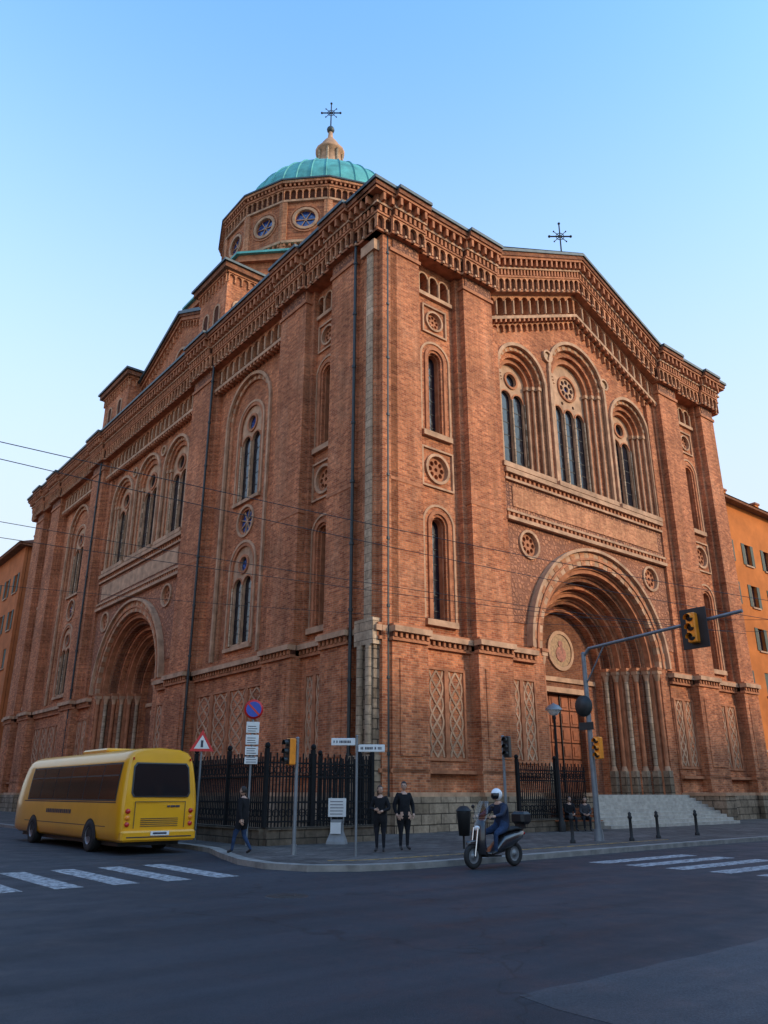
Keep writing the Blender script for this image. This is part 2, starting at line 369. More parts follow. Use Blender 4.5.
def center(m,c,s0,s1,gable,hs,dx,spr,midhs,midspr,st):
    G=lambda s:(.44*((s1-s0)/2-abs(s-c)) if gable else 0)
    zt=26.45
    R=5.98;n=36
    out=[(s0,8.45),(c-R,8.45)]+[(c-R*cos(pi*i/n),8.45+R*sin(pi*i/n)) for i in range(1,n)]+[(c+R,8.45),(s1,8.45),(s1,zt+G(s1)),(c,zt+G(c)),(s0,zt+G(s0))]
    holes=[arch(c-dx,18.2,spr,hs[0],16),arch(c,18.2,midspr,midhs[0],18),arch(c+dx,18.2,spr,hs[0],16)]
    rr=((c-5.55,13.9),(c+5.55,13.9))
    holes+=[circ(x,z,.8) for x,z in rr]
    m.plate(out,holes,-.7,-1.0,BR)
    out2=[(s0+.9,9.6),(c-6.2*cos(.19),9.6)]+[(c-6.2*cos(t),8.45+6.2*sin(t)) for t in [.19+(pi-.38)*i/n for i in range(1,n)]]+[(c+6.2*cos(.19),9.6),(s1-.9,9.6),(s1-.9,14.9),(s0+.9,14.9)]
    m.plate(out2,[circ(x,z,.8) for x,z in rr],-.66,-.7,CAR)
    for x,z in rr:rosette(m,x,z,.8,-.66)
    portal(m,c)
    bigwin(m,c-dx,18.2,spr,hs,st=st);bigwin(m,c+dx,18.2,spr,hs,st=st);bigwin(m,c,18.2,midspr,midhs,gable,st=st)
    m.fb(s0+.9,s1-.9,14.95,15.15,-.8,-.4,TST);m.dent(s0+.9,s1-.9,15.15,15.4,.16,.36,-.8,-.5,TER)
    m.fb(s0+.9,s1-.9,15.5,17.3,-.75,-.6,CA2)
    m.fb(s0+1.5,s1-1.5,15.8,16.95,-.7,-.56,TST if not gable else BRL)
    for z in(15.4,17.2):m.fb(s0+.9,s1-.9,z,z+.13,-.8,-.45,TST)
    m.dent(s0+.9,s1-.9,17.33,17.6,.16,.36,-.8,-.5,TER);m.fb(s0+.9,s1-.9,17.6,17.85,-.8,-.36,TST)
    for a,b in((s0,s0+.9),(s1-.9,s1)):m.fb(a,b,8.4,zt+G((a+b)/2)-.3,-.9,-.5,BR)
    for a,b in((s0,c-R),(c+R,s1)):
        m.fb(a,b,1.6,8.0,-1.0,-.45,BR);base_seg(m,a,b,-.3);course(m,a,b,8.1,-.35)
        q=(a+b)/2;w=(b-a)/2-.2
        lattice(m,q-w,q-.12,3.0,6.7,-.45);lattice(m,q+.12,q+w,3.0,6.7,-.45)
    m.fb(c-R,c-5.2,.0,1.5,-1.0,-.2,STO);m.fb(c+5.2,c+R,.0,1.5,-1.0,-.2,STO)
    for x in(c-dx/2-.15,c+dx/2+.15):
        z=spr+2.3 if gable else spr+1.75
        m.cband(x,z,.42,.3,-.55,-.7,TST,16);m.plate(circ(x,z,.3,12),[],-.66,-.7,GLD)
    for a,b in((s0,c),(c,s1)):
        if gable:
            k=.44 if a==s0 else -.44
            m.sh=(lambda s,k=k,e=(s0 if a==s0 else s1):k*(s-e))
        m.fb(a,b,26.3,28.2,-1.7,-1.05,SHD)
        arcade(m,a,b,26.65,28.08,-.35,.78)
        if gable:
            m.archrow(a,b,25.75,26.25,.5,-.52,-.7,BRL,.2,5)
        cornice(m,a,b,ZT)
        m.sh=None
center(mR,CR,8.1,24.5,True,(1.95,1.7,1.4,1.15),5.25,24.0,(2.6,2.3,1.95,1.6),25.4,.22)
mR.build(CH)
mL=MB('side_facade');mL.T=TL
def bayB(m,s0,s1):
    c=(s0+s1)/2+.2*(1 if s0<20 else -1);zs=23.5
    m.plate(rect(s0,s1,8.1,26.5),[arch(c,8.6,zs,2.5,20)],-.7,-1.0,BR)
    m.aband(c,8.6,zs,2.7,2.5,-.56,-.8,TST,24)
    m.aband(c,8.6,zs,2.5,2.2,-.80,-1.0,BRL,24);m.vous(c,zs,2.48,2.22,-.78,-.85,TST,BRL,25)
    m.plate(arch(c,8.6,zs,2.2,20),[arch(c,17.9,22.8,1.25,14),circ(c,16.55,.85),arch(c,9.2,13.8,1.2,14)],-.92,-1.1,BR)
    for zb,sp,w in((17.9,22.8,1.25),(9.2,13.8,1.2)):
        m.aband(c,zb,sp,w+.35,w+.2,-.84,-.92,TST,16);bifora(m,c,zb,sp,w,-1.0,g=GLB);m.fb(c-w-.3,c+w+.3,zb-.2,zb,-1.1,-.75,TST)
        m.aband(c,zb,sp,w+.2,w,-.88,-.92,TER,16)
    m.cband(c,16.55,1.0,.85,-.84,-.92,TST,20);m.cband(c,16.55,.85,.72,-.96,-1.1,TER,20)
    m.fb(c-.85,c+.85,15.7,17.4,-1.2,-1.1,GLB)
    for k in range(4):
        t=pi*k/4+.3;m.ribbon([(c-.74*cos(t),16.55-.74*sin(t)),(c+.74*cos(t),16.55+.74*sin(t))],.05,-1.0-k*.004,-1.08,TST)
    m.fb(s0,s1,1.6,8.0,-1.0,-.5,BR);base_seg(m,s0,s1,-.3);course(m,s0,s1,8.1,-.45)
    q=s0+.45;L=(s1-s0-.9)/4
    for i in range(4):lattice(m,q+i*L+.14,q+(i+1)*L-.14,3.0,6.7,-.5)
    m.fb(s0,s1,26.3,28.2,-1.7,-1.05,SHD)
    arcade(m,s0,s1,26.65,28.08,-.35,.78);cornice(m,s0-.1,s1+.1,ZT)
def mirror(a,b):return LL-b,LL-a
cornerpiece(mL,0,1.9,0,0,.0)
for a,b in((1.9,3.9),(6.4,9.0),(17.6,20.3)):
    pil(mL,a,b);pil(mL,*mirror(a,b))
cornerbay(mL,3.9,6.4);cornerbay(mL,*mirror(3.9,6.4));bayB(mL,9.0,17.6);bayB(mL,*mirror(9.0,17.6))
cornerpiece(mL,LL-1.9,LL,0,1)
center(mL,CL,20.3,37.1,False,(1.95,1.7,1.4),5.0,23.6,(2.1,1.85,1.5),23.7,.12)
# corner shaft on the side facade by the street corner
mL.fb(.33,1.25,8.5,27.2,-.35,-.12,BR);mL.fb(.5,.95,8.5,27.2,-.2,-.04,PAL);mL.fb(.25,1.35,27.2,27.8,-.35,.05,TST)
mL.fb(.12,1.4,7.4,8.5,-.4,.12,PAL);mL.fb(.2,1.3,3.0,7.4,-.4,.0,STO);mL.fb(.1,1.45,.1,3.0,-.4,.3,STO)
mL.col(.45,.05,3.1,7.4,.16,PAL,10);mL.col(1.05,.05,3.1,7.4,.16,PAL,10)
mL.build(CH)
mB=MB('body_and_roofs')
mB.box(4.3,W-.5,4.3,LL-.02,0,30.2,BRD)
mB.box(1.3,4.3,1.3,8.5,1,30.2,BRD);mB.box(W-8,W-.5,1.3,4.3,1,30.2,BRD);mB.box(1.3,4.3,LL-8.5,LL-.05,1,30.2,BRD)
mB.box(2,4.3,9,17.6,8,30.2,BRD);mB.box(2,4.3,LL-17.6,LL-9,8,30.2,BRD)
mB.box(1.8,W-.6,1.8,LL-.6,30.22,30.5,MET)
zr=ZT+.44*8.2
mB.raw([(8.1-.1,-.75,ZT+.1),(CR,-.75,zr+.1),(CR,27,zr+.1),(8,27,ZT+.1),(24.6,-.75,ZT+.1),(24.6,27,ZT+.1)],[(0,1,2,3),(1,4,5,2)],MET)
mB.box(9,23.6,1.9,27,30.5,31,BRD)
def hip(m,x0,x1,y0,y1,z,h,mat):
    cx,cy=(x0+x1)/2,(y0+y1)/2
    m.raw([(x0,y0,z),(x1,y0,z),(x1,y1,z),(x0,y1,z),(cx,cy,z+h)],[(0,1,4),(1,2,4),(2,3,4),(3,0,4),(3,2,1,0)],mat)
def turret(y0,y1,x0,x1,zt):
    m=mB
    m.box(x0,x1,y0,y1,30,zt-1,BR)
    for T,a,b in ((lambda s,z,o:(x0-o,s,z),y0,y1),(lambda s,z,o:(s,y0-o,z),x0,x1)):
        m.T=T
        m.archrow(a,b,zt-1.9,zt-1.2,.55,.14,0,BRL)
        m.fb(a-.1,b+.1,zt-1.2,zt-1.0,-.4,.22,TER)
        k=(b-a)
        for q in(.3,.7):
            m.aband(a+k*q,33,34.2,.5,.36,.08,0,TST,8);m.plate(arch(a+k*q,33,34.2,.36,8),[],.03,0,SHD)
    m.box(x0-.45,x1+.45,y0-.45,y1+.45,zt-1,zt-.6,BRD);m.box(x0-.6,x1+.6,y0-.6,y1+.6,zt-.6,zt-.42,MET)
    hip(m,x0-.6,x1+.6,y0-.6,y1+.6,zt-.415,.7,MET)
turret(18.4,22.6,.9,4.2,37.9);turret(36.2,42.0,.9,4.8,37.2)
mB.T=lambda s,z,o:(2.3-o,s,z)
mB.plate([(22.0,30),(36.3,30),(36.3,35.6),(28.7,38.9),(22.0,35.9)],[circ(28.7,34.8,1.2)],0,-22,BR);rosette(mB,28.7,34.8,1.2,0)
mB.sh=lambda s:-.44*abs(s-28.7)
for a,b in((21.0,28.7),(28.7,36.4)):
    mB.archrow(a,b,37.9,38.5,.55,.2,0,BRL);mB.fb(a,b,38.5,38.8,-.3,.35,TER);mB.fb(a,b,38.8,39.0,-.3,.5,BRD);mB.fb(a,b,39.0,39.3,-22,.65,MET)
mB.sh=None
mB.build(CH)
# --- dome
mD=MB('dome');DC=(CR,CL)
th0=math.atan2(-25-CL,-19.9-CR)
def ngon(m,R,n,z0,z1,mat,a0=0,R1=None):
    R1=R1 or R
    lo=[(DC[0]+R*cos(a0+2*pi*i/n),DC[1]+R*sin(a0+2*pi*i/n),z0) for i in range(n)];hi=[(DC[0]+R1*cos(a0+2*pi*i/n),DC[1]+R1*sin(a0+2*pi*i/n),z1) for i in range(n)]
    m.loft([lo,hi],mat,False)
a8=pi/8
ngon(mD,12.6,8,30,42.5,BR,a8);ngon(mD,13.0,8,42.5,43.1,TER,a8);ngon(mD,13.3,8,43.1,43.3,COP,a8);ngon(mD,13.3,8,43.3,45.0,COP,a8,10.3)
n=16;Ra=9.9;zd=-1.0
for i in range(n):
    t=th0+pi/n+2*pi*i/n;w=Ra*math.tan(pi/n);ct,st=cos(t),sin(t)
    mD.T=lambda s,z,o,ct=ct,st=st:(DC[0]+ct*(Ra+o)-st*s,DC[1]+st*(Ra+o)+ct*s,z+zd)
    mD.plate(rect(-w,w,45,53.3),[circ(0,49.2,.9,20)],0,-.5,BR)
    mD.fb(-1,1,48.2,50.2,-.3,-.22,GLB)
    mD.cband(0,49.2,1.15,.9,.12,0,TST,20);mD.cband(0,49.2,1.4,1.28,.08,0,TER,20)
    for k in range(3):
        a=pi*k/3;mD.ribbon([(-.88*cos(a),49.2-.88*sin(a)),(.88*cos(a),49.2+.88*sin(a))],.06,-.12-k*.004,-.2,TST)
    mD.fb(-w-.1,-w+.35,45,51.2,-.1,.16,BRL);mD.fb(w-.35,w+.09,45,51.2,-.1,.155,BRL)
    mD.fb(-w,w,46.6,46.85,-.1,.3,TST);mD.dent(-w,w,46.3,46.6,.18,.45,0,.25,TER)
    mD.fb(-w,w,51.0,51.2,-.1,.2,TST)
    mD.fb(-w,w,51.2,52.3,0,.04,SHD);mD.archrow(-w,w,51.2,52.3,.55,.22,0,BRL)
    mD.fb(-w-.03,w+.03,52.3,52.5,-.1,.3,TER);mD.dent(-w,w,52.5,52.8,.16,.38,0,.42,TER);mD.fb(-w-.08,w+.08,52.8,53.05,-.1,.5,BRL);mD.fb(-w-.12,w+.12,53.05,53.2,-.5,.6,MET)
c3=(DC[0],DC[1],0)
mD.lathe(c3,[(10.4,52.22),(9.3,52.7),(9.0,53.0)],COP,64)
prof=[(8.8*cos(pi/2*k/16),52.7+7.9*sin(pi/2*k/16)) for k in range(17)]
mD.lathe(c3,prof,COP,64)
for i in range(40):
    t=2*pi*i/40
    secs=[]
    for k in range(0,16):
        r,z=prof[k];r2=r+.09;cx,cy=cos(t),sin(t)
        secs.append([(DC[0]+r*cx-cy*.06,DC[1]+r*cy+cx*.06,z),(DC[0]+r2*cx,DC[1]+r2*cy,z+.06),(DC[0]+r*cx+cy*.06,DC[1]+r*cy-cx*.06,z)])
    mD.loft(secs,COP,False)
mD.lathe(c3,[(1.9,60.0),(1.9,62.0),(1.35,62.2),(1.2,64.6),(1.5,64.8),(1.55,65.1),(1.1,65.3),(.95,66.0),(.6,66.6),(.3,67.0),(.22,67.8),(.0,68.0)],TST,16)
for i in range(8):
    t=2*pi*i/8;mD.tube((DC[0]+1.3*cos(t),DC[1]+1.3*sin(t),62.2),(DC[0]+1.3*cos(t),DC[1]+1.3*sin(t),64.8),.14,.14,PAL,8)
mD.ell((DC[0],DC[1],68.2),(.42,.42,.42),MET)
ux,uy=cos(YAW),-sin(YAW)
def ornate_cross(m,x,y,z0,h,k):
    m.tube((x,y,z0),(x,y,z0+h),.075*k,.06*k,IRO);c=z0+h*.66
    def pt(a,r):return(x+ux*r*cos(a),y+uy*r*cos(a),c+r*sin(a))
    m.tube(pt(0,-1.0*k),pt(0,1.0*k),.07*k,.07*k,IRO)
    for a in(0,pi,pi/2):
        r=1.0*k if a!=pi/2 else h*.34;m.ell(pt(a,r),(.13*k,)*3,IRO,8,6)
    for j in range(4):
        a=pi/4+j*pi/2;m.tube(pt(a,.1*k),pt(a,.8*k),.045*k,.03*k,IRO);m.ell(pt(a,.8*k),(.08*k,)*3,IRO,6,4)
    for j in range(12):m.tube(pt(2*pi*j/12,.38*k),pt(2*pi*(j+1)/12,.38*k),.035*k,.035*k,IRO,5,False)
ornate_cross(mD,DC[0],DC[1],68.0,3.9,1.0)
mD.build(CH)
mF=MB('gable_finial');fy=.9;mF.ell((CR,fy,zr+.6),(.34,.34,.4),MET);mF.lathe((CR,fy,zr),[(.5,-.2),(.5,.1),(.15,.4)],TST,8)
ornate_cross(mF,CR,fy,zr+.4,3.1,.72)
mF.build(CH)
mP=MB('downpipes')
for x,y in((.62,.05),(-.12,1.68),(-.1,17.3),(-.1,37.7)):
    mP.tube((x,y,.5),(x,y,28.4),.075,.075,PIP,8)
    for z in range(3,28,3):mP.tube((x,y,z),(x,y,z+.12),.11,.11,PIP,8)
mP.build(CH)
mS=MB('portal_steps');STP=simple('step_stone',(.42,.37,.31),.85,0,.25,3,.3,15,spec=.2)
for k in range(9):
    mS.box(CR-5.7,CR+5.3,-.35-.33*k if k else -.35,3.4 if k==0 else -.35-.33*(k-1),.1,1.5-.155*k,STP)
for k in range(9):
    mS.box(-.35-.33*k if k else -.35,3.4 if k==0 else -.35-.33*(k-1),CL-5.2,CL+5.2,.1,1.5-.155*k,STP)
mS.box(CR+5.3,CR+6.3,-2.4,-.3,.1,1.45,STO);mS.box(CR+5.25,CR+6.35,-2.45,-.3,1.45,1.6,TST)
mS.box(CR-6.7,CR-5.7,-2.4,-.3,.1,1.45,STO);mS.box(CR-6.75,CR-5.65,-2.45,-.3,1.45,1.6,TST)
mS.build(CH)
# ---------------------------------------------------------------- other buildings
PLA=simple('orange_plaster',(.50,.15,.035),.9,0,.22,.5,spec=.2);PL2=simple('red_plaster',(.50,.15,.05),.9,0,.22,.5,spec=.2)
SHU=simple('shutter_green',(.05,.06,.04),.7);TIL=simple('roof_tiles',(.28,.11,.065),.9,0,.3,2)
def building(name,T,s0,s1,zt,wall,depth):
    E=empty(name,MCH);m=MB('walls');m.T=T
    holes=[];wins=[]
    ns=int((s1-s0)/3.4);st=(s1-s0)/ns
    for f in range(int((zt-2)/4)):
        for i in range(ns):
            a=s0+(i+.5)*st;z=1.6+f*4.1
            if z+2.4<zt-1:holes.append(rect(a-.55,a+.55,z,z+2.1));wins.append((a,z))
    m.plate(rect(s0,s1,0,zt),holes,0,-.3,wall);m.fb(s0,s1,0,zt,-depth,-.35,wall)
    m.build(E);w=MB('windows');w.T=T
    for a,z in wins:
        w.fb(a-.55,a+.55,z,z+2.1,-.3,-.25,GLA);w.fb(a-.03,a+.03,z,z+2.1,-.25,-.2,PAL);w.fb(a-.75,a+.75,z-.15,z,-.1,.12,TST)
        op=random.random()
        if op<.75:w.fb(a-1.1,a-.57,z,z+2.1,.01,.06,SHU);w.fb(a+.57,a+1.1,z,z+2.1,.01,.06,SHU)
        else:w.fb(a-.54,a+.54,z,z+2.1,-.12,-.06,SHU)
    w.build(E);r=MB('roof');r.T=T
    r.fb(s0-.5,s1+.5,zt,zt+.25,-depth-.5,.8,BRD);r.fb(s0,s1,4.9,5.1,-.2,.1,TST)
    r.add([(s0-.6,zt+.26,.9),(s1+.6,zt+.26,.9),(s1+.6,zt+3,-depth/2),(s0-.6,zt+3,-depth/2),(s0-.6,zt+.26,-depth-.6),(s1+.6,zt+.26,-depth-.6)],[(0,1,2,3),(3,2,5,4),(0,3,4),(1,5,2)],TIL)
    for q in(.04,.12,.3,.62,.85):
        a=s0+(s1-s0)*q;r.fb(a-.4,a+.4,zt+.6,zt+3.0,-3,-2.2,wall);r.fb(a-.5,a+.5,zt+3.0,zt+3.2,-3.1,-2.1,TIL)
    r.build(E)
building('orange_building',lambda s,z,o:(s,9-o,z),36,66,28,PLA,14)
building('terracotta_building',lambda s,z,o:(1-o,s,z),63,110,27,PL2,16)
building('unseen_plaster_building',lambda s,z,o:(-31+o,s,z),-6,110,19,PLA,14)  # out of view; lengthened along the street to darken the side facade
building('unseen_street_building',lambda s,z,o:(s,-37+o,z),-2,130,21,PL2,14)  # out of view; added and sized to shade the road and lower facade
# ---------------------------------------------------------------- ground
def groundmat(name,c,patch,scale=.25,crack=True):
    m,nt,b,tc=base(name);O=tc.outputs['Object']
    f1=maprange(nt,noise(nt,O,scale,6),.3,.7,0,1);f2=maprange(nt,noise(nt,O,45,3),.3,.7,.6,1.4)
    f4=maprange(nt,noise(nt,O,.8,5,(.10,1.2,1)),.4,.7,1.2,.7)
    col=mul(nt,mul(nt,mixc(nt,f1,c,patch),f2),f4)
    if crack:
        v=N(nt,'ShaderNodeTexVoronoi');v.feature='DISTANCE_TO_EDGE';v.inputs['Scale'].default_value=.16
        dn=N(nt,'ShaderNodeTexNoise');dn.inputs['Scale'].default_value=1.2;nt.links.new(O,dn.inputs['Vector'])
        av=N(nt,'ShaderNodeVectorMath',operation='MULTIPLY_ADD');nt.links.new(dn.outputs['Color'],av.inputs[0]);av.inputs[1].default_value=(1.6,1.6,0);nt.links.new(O,av.inputs[2])
        nt.links.new(av.outputs[0],v.inputs['Vector'])
        cr=maprange(nt,v.outputs['Distance'],.0,.004,.5,1);col=mul(nt,col,cr)
    nt.links.new(col,b.inputs['Base Color']);b.inputs['Specular IOR Level'].default_value=.3
    nt.links.new(maprange(nt,noise(nt,O,1.5,4),.3,.7,.55,.85),b.inputs['Roughness'])
    bump(nt,noise(nt,O,70,3),b,.5,.012);return m
ASP=groundmat('asphalt',(.020,.023,.029),(.033,.037,.045));AS2=groundmat('asphalt_patch',(.045,.048,.054),(.060,.063,.070),.5)
GRD=groundmat('ground_asphalt',(.035,.035,.037),(.05,.05,.048),.05,False)
SLAB=brickmat('pavement_slabs',(.12,.105,.095),(.08,.07,.065),(.035,.03,.028),.6,.3,.02,var=.35,bs=.3)
nt=SLAB.node_tree
for l in list(nt.links):
    if l.to_node.bl_idname=='ShaderNodeTexBrick' and l.to_socket.name=='Vector':
        src=[n for n in nt.nodes if n.bl_idname=='ShaderNodeTexCoord'][0];nt.links.new(src.outputs['Object'],l.to_socket)
KRB=simple('kerb_granite',(.21,.195,.175),.85,0,.35,3,.3,30)
def paintmat(name,c):
    m,nt,b,tc=base(name);O=tc.outputs['Object']
    w=maprange(nt,noise(nt,O,7,9,rough=.8),.42,.60,0,1)
    nt.links.new(mixc(nt,w,(.05,.052,.06),c),b.inputs['Base Color']);b.inputs['Roughness'].default_value=.8
    return m
WHP=paintmat('white_paint',(.50,.50,.50));YEP=paintmat('yellow_paint',(.55,.30,.03))
g=MB('ground');g.raw([(-400,-400,-.008),(400,-400,-.008),(400,400,-.008),(-400,400,-.008)],[(0,1,2,3)],GRD);g.build()
g=MB('road');g.raw([(-28,-45,0),(110,-45,0),(110,-9,0),(-7,-9,0),(-7,110,0),(-28,110,0)],[(0,1,2,3,4,5)],ASP);g.build(M=MCH)
g=MB('asphalt_patch');g.T=lambda a,z,o:(a,z,o)
ed=[(-14.4+.12*random.uniform(-1,1),-26+ (6.1*i/12)) for i in range(12)]
ed+=[(-14.3+26*i/60,-19.9+.05*random.uniform(-1,1)) for i in range(61)]
g.plate(ed+[(12,-26)],[],.004,-.002,AS2);g.build(M=MCH)
g=MB('manhole_cover');g.lathe((0,0,0),[(0,.004),(.3,.004),(.31,.007),(.35,.007),(.36,.0)],PIP,28);g.lathe((0,0,0),[(.12,.005),(.12,.009),(.16,.009),(.16,.005)],PIP,20);g.build(M=P(-1.6,14.2,0))
kl=[(-8.4,100),(-8.4,-1.5),(-8.6,-3.2),(-9.3,-5.2),(-9.9,-7.2),(-10.0,-8.6),(-9.6,-9.7),(-8.7,-10.4),(-7.4,-10.7),(-4.1,-10.7),(5.5,-10.3),(100,-10.2)]
def offs(pl,d):
    r=[]
    for i,p in enumerate(pl):
        a=pl[max(i-1,0)];b=pl[min(i+1,len(pl)-1)];dx,dy=b[0]-a[0],b[1]-a[1];l=sqrt(dx*dx+dy*dy);r.append((p[0]-dy/l*d,p[1]+dx/l*d))
    return r
ki=offs(kl,.3)
s=MB('sidewalk');poly=ki+[(100,100)];s.T=lambda a,z,o:(a,z,o);s.plate(poly,[],.12,-.02,SLAB);s.build(M=MCH)
s=MB('kerb');s.T=lambda a,z,o:(a,z,o)
s.band(kl,ki,.128,-.02,KRB);s.build(M=MCH)
z=MB('zebra_crossing')
for k in range(10):
    y=-12.0-k*1.05;z.box(-2.9,1.2,y-.5,y,-.002,.004,WHP)
z.build(M=MCH)
z=MB('zebra_crossing')
for k in range(10):
    x=-11.2-k*1.05;z.box(x-.5,x,-9.6,-5.9,-.002,.004,WHP)
z.build(M=MCH)
z=MB('yellow_line');ka=offs(kl,1.3);kb=offs(kl,1.42);z.T=lambda a,z_,o:(a,z_,o)
z.band(ka[6:11],kb[6:11],.126,.121,YEP);z.build(M=MCH)
# ---------------------------------------------------------------- fence
IR2=simple('fence_iron',(.008,.008,.009),.8,0,.2,8,spec=.2)
STB=brickmat('fence_plinth_stone',(.16,.12,.085),(.10,.075,.055),(.05,.04,.03),.9,.3,.02)
f=MB('iron_fence')
def frun(p,q):
    p=Vector((*p,0));q=Vector((*q,0));L=(q-p).length;d=(q-p)/L;k=int(L/.12)
    n=Vector((-d.y,d.x,0))
    def bx(a,b,z0,z1,w,mat):
        A=p+d*a;B=p+d*b;pts=[A-n*w,B-n*w,B+n*w,A+n*w]
        f.raw([(t.x,t.y,z0) for t in pts]+[(t.x,t.y,z1) for t in pts],f.BF,mat)
    bx(0,L,.1,.55,.16,STB);bx(0,L,.55,.62,.2,STB)
    for z0 in(.75,1.3,2.05,2.45):bx(0,L,z0,z0+.05,.025,IR2)
    for i in range(k+1):
        a=min(i*.12,L-.04);bx(a,a+.036,.62,2.66+(.12 if i%2 else 0),.018,IR2)
        if i%20==0:
            bx(a-.05,a+.07,.62,2.9,.06,IR2);t=p+d*a;f.ell((t.x,t.y,2.98),(.09,.09,.1),IR2,8,6)
    for i in range(int(L/.24)):
        a=i*.24+.12;t=p+d*a
        for zc in(1.02,2.27):
            for j in range(8):
                t0=2*pi*j/8;t1=2*pi*(j+1)/8
                f.tube((t.x+d.x*.11*cos(t0),t.y+d.y*.11*cos(t0),zc+.11*sin(t0)),(t.x+d.x*.11*cos(t1),t.y+d.y*.11*cos(t1),zc+.11*sin(t1)),.016,.016,IR2,4,False)
frun((-2.8,-3.3),(-6.9,-3.3));frun((-6.9,-3.3),(-6.9,21));frun((-6.9,36),(-6.9,57));frun((-2.8,-.2),(-2.8,-3.1))
f.build(M=MCH)
f=MB('portal_railing')
frun((5.2,-2.6),(9.6,-2.6));f.build(M=MCH)
# ---------------------------------------------------------------- street furniture
GAL=simple('galvanised_steel',(.20,.215,.23),.5,.5,.15,6);BLK=simple('black_plastic',(.012,.012,.013),.45);AMB=simple('signal_amber_housing',(.85,.26,.012),.5)
WHT=simple('white_enamel',(.66,.66,.64),.4,0,.08);RED=simple('red_enamel',(.55,.02,.02),.4,0,.08);BLU=simple('blue_enamel',(.02,.06,.35),.4,0,.08)
RUB=simple('rubber',(.012,.012,.013),.8);CHR=simple('chrome',(.6,.6,.62),.2,1,.05);DKG=simple('dark_lens',(.03,.03,.03),.3);TXT=simple('sign_text',(.03,.03,.05),.6)
def rbox(m,x0,x1,y0,y1,z0,z1,mat,r=.03):
    def sec(z,i):return [(x0+i+r,y0+i,z),(x1-i-r,y0+i,z),(x1-i,y0+i+r,z),(x1-i,y1-i-r,z),(x1-i-r,y1-i,z),(x0+i+r,y1-i,z),(x0+i,y1-i-r,z),(x0+i,y0+i+r,z)]
    m.loft([sec(z0,r*.8),sec(z0+r,0),sec(z1-r,0),sec(z1,r*.8)],mat,False)
def sighead(m,x,y,z,sc=1,board=False,face=False,hm=None):
    hm=hm or AMB
    w=.14*sc;h=.42*sc;d=.13*sc
    rbox(m,x-w,x+w,y-d,y+d,z-h,z+h,hm,.03*sc)
    if board:rbox(m,x-w*2.9,x+w*2.9,y+d*.4,y+d*.4+.03,z-h*1.36,z+h*1.36,BLK,.012)
    if not face:m.box(x-w*.92,x+w*.92,y-d-.006,y-d+.01,z-h*.95,z+h*.95,BLK)
    for k in(-1,0,1):
        zc=z+k*.27*sc
        m.lathe((x,0,zc),[(.0,y-d-.03),(.1*sc,y-d-.025),(.1*sc,y-d)],DKG,12,'Y')
        n=8;vs=[]
        for i in range(n+1):
            a=pi*i/n*1.15-.12
            vs+=[(x+.11*sc*cos(a),y-d,zc+.11*sc*sin(a)),(x+.11*sc*cos(a),y-d-.16*sc,zc+.11*sc*sin(a)-.01)]
        m.raw(vs,[(2*i,2*i+2,2*i+3,2*i+1) for i in range(n)],hm if face else BLK)
def siglight(name,x,y,h,rot,hm=None,off=0):
    E=empty(name,P(x,y,.12,rot));m=MB('pole')
    m.tube((0,0,0),(0,0,h),.05,.045,GAL,12);m.tube((0,0,0),(0,0,.25),.08,.07,GAL,12);m.ell((0,0,h),(.05,.05,.04),GAL)
    m.tube((0,0,h-.15),(off,-.12,h-.15),.025,.025,GAL);m.tube((0,0,h-.6),(off,-.12,h-.6),.025,.025,GAL);m.build(E)
    m=MB('signal_head');sighead(m,off,-.2,h-.35,.8,hm=hm);m.build(E);return E
siglight('traffic_light',-2.3,21.6,2.85,-52)
siglight('traffic_light',3.95,27,3.25,-35,BLK,.25)
E=empty('mast_traffic_light',P(7.03,27.6,.12,-51))
m=MB('mast');m.tube((0,0,0),(0,0,6.1),.10,.075,GAL,14);m.tube((0,0,0),(0,0,.35),.16,.14,GAL,14)
m.path([(0,0,6.0),(.25,0,6.25),(5.9,0,6.62)],.055,GAL,10);m.ell((0,0,6.1),(.08,.08,.06),GAL)
m.tube((0,0,5.0),(.9,0,6.28),.025,.025,GAL);m.build(E)
m=MB('signal_head_overhead')
sighead(m,4.4,-.25,6.3,1.1,True,True);m.tube((4.4,-.2,6.5),(4.4,0,6.5),.04,.04,GAL);m.build(E)
m=MB('signal_head_side');sighead(m,.3,0.0,2.5+.4,.85,face=True);m.tube((0,0,2.7),(.3,0,2.7),.02,.02,GAL);m.tube((0,0,3.1),(.3,0,3.1),.02,.02,GAL);m.build(E)
m=MB('round_sign');m.lathe((-.1,0,4.3),[(0,-.11),(.36,-.11),(.36,-.08),(0,-.08)],PIP,24,'Y');m.lathe((-.1,0,4.3),[(0,-.075),(.35,-.075)],BLU,24,'Y');m.build(E)
m=MB('sign_back');m.box(-.35,.25,-.12,-.1,3.5,3.75,PIP);m.build(E)
E=empty('street_name_sign',P(-.7,21.0,.12,0));m=MB('pole');m.tube((0,0,0),(0,0,2.85),.03,.03,GAL,10);m.ell((0,0,2.86),(.035,.035,.03),GAL);m.build(E)
m=MB('sign_plates')
def sgn(m,x0,x1,z):
    rbox(m,x0,x1,-.05,-.02,z-.09,z+.09,WHT,.01)
    k=x0+.06
    while k<x1-.08:
        l=random.uniform(.02,.035);m.box(k,k+l,-.056,-.05,z-.03,z+.03,TXT);k+=l+random.choice((.012,.012,.012,.05))
sgn(m,-.66,-.04,2.72);sgn(m,.04,.72,2.56);m.build(E)
E=empty('no_parking_sign',P(-4.1,25.2,.12,12));m=MB('pole');m.tube((0,0,0),(0,0,4.25),.035,.035,GAL,10);m.build(E)
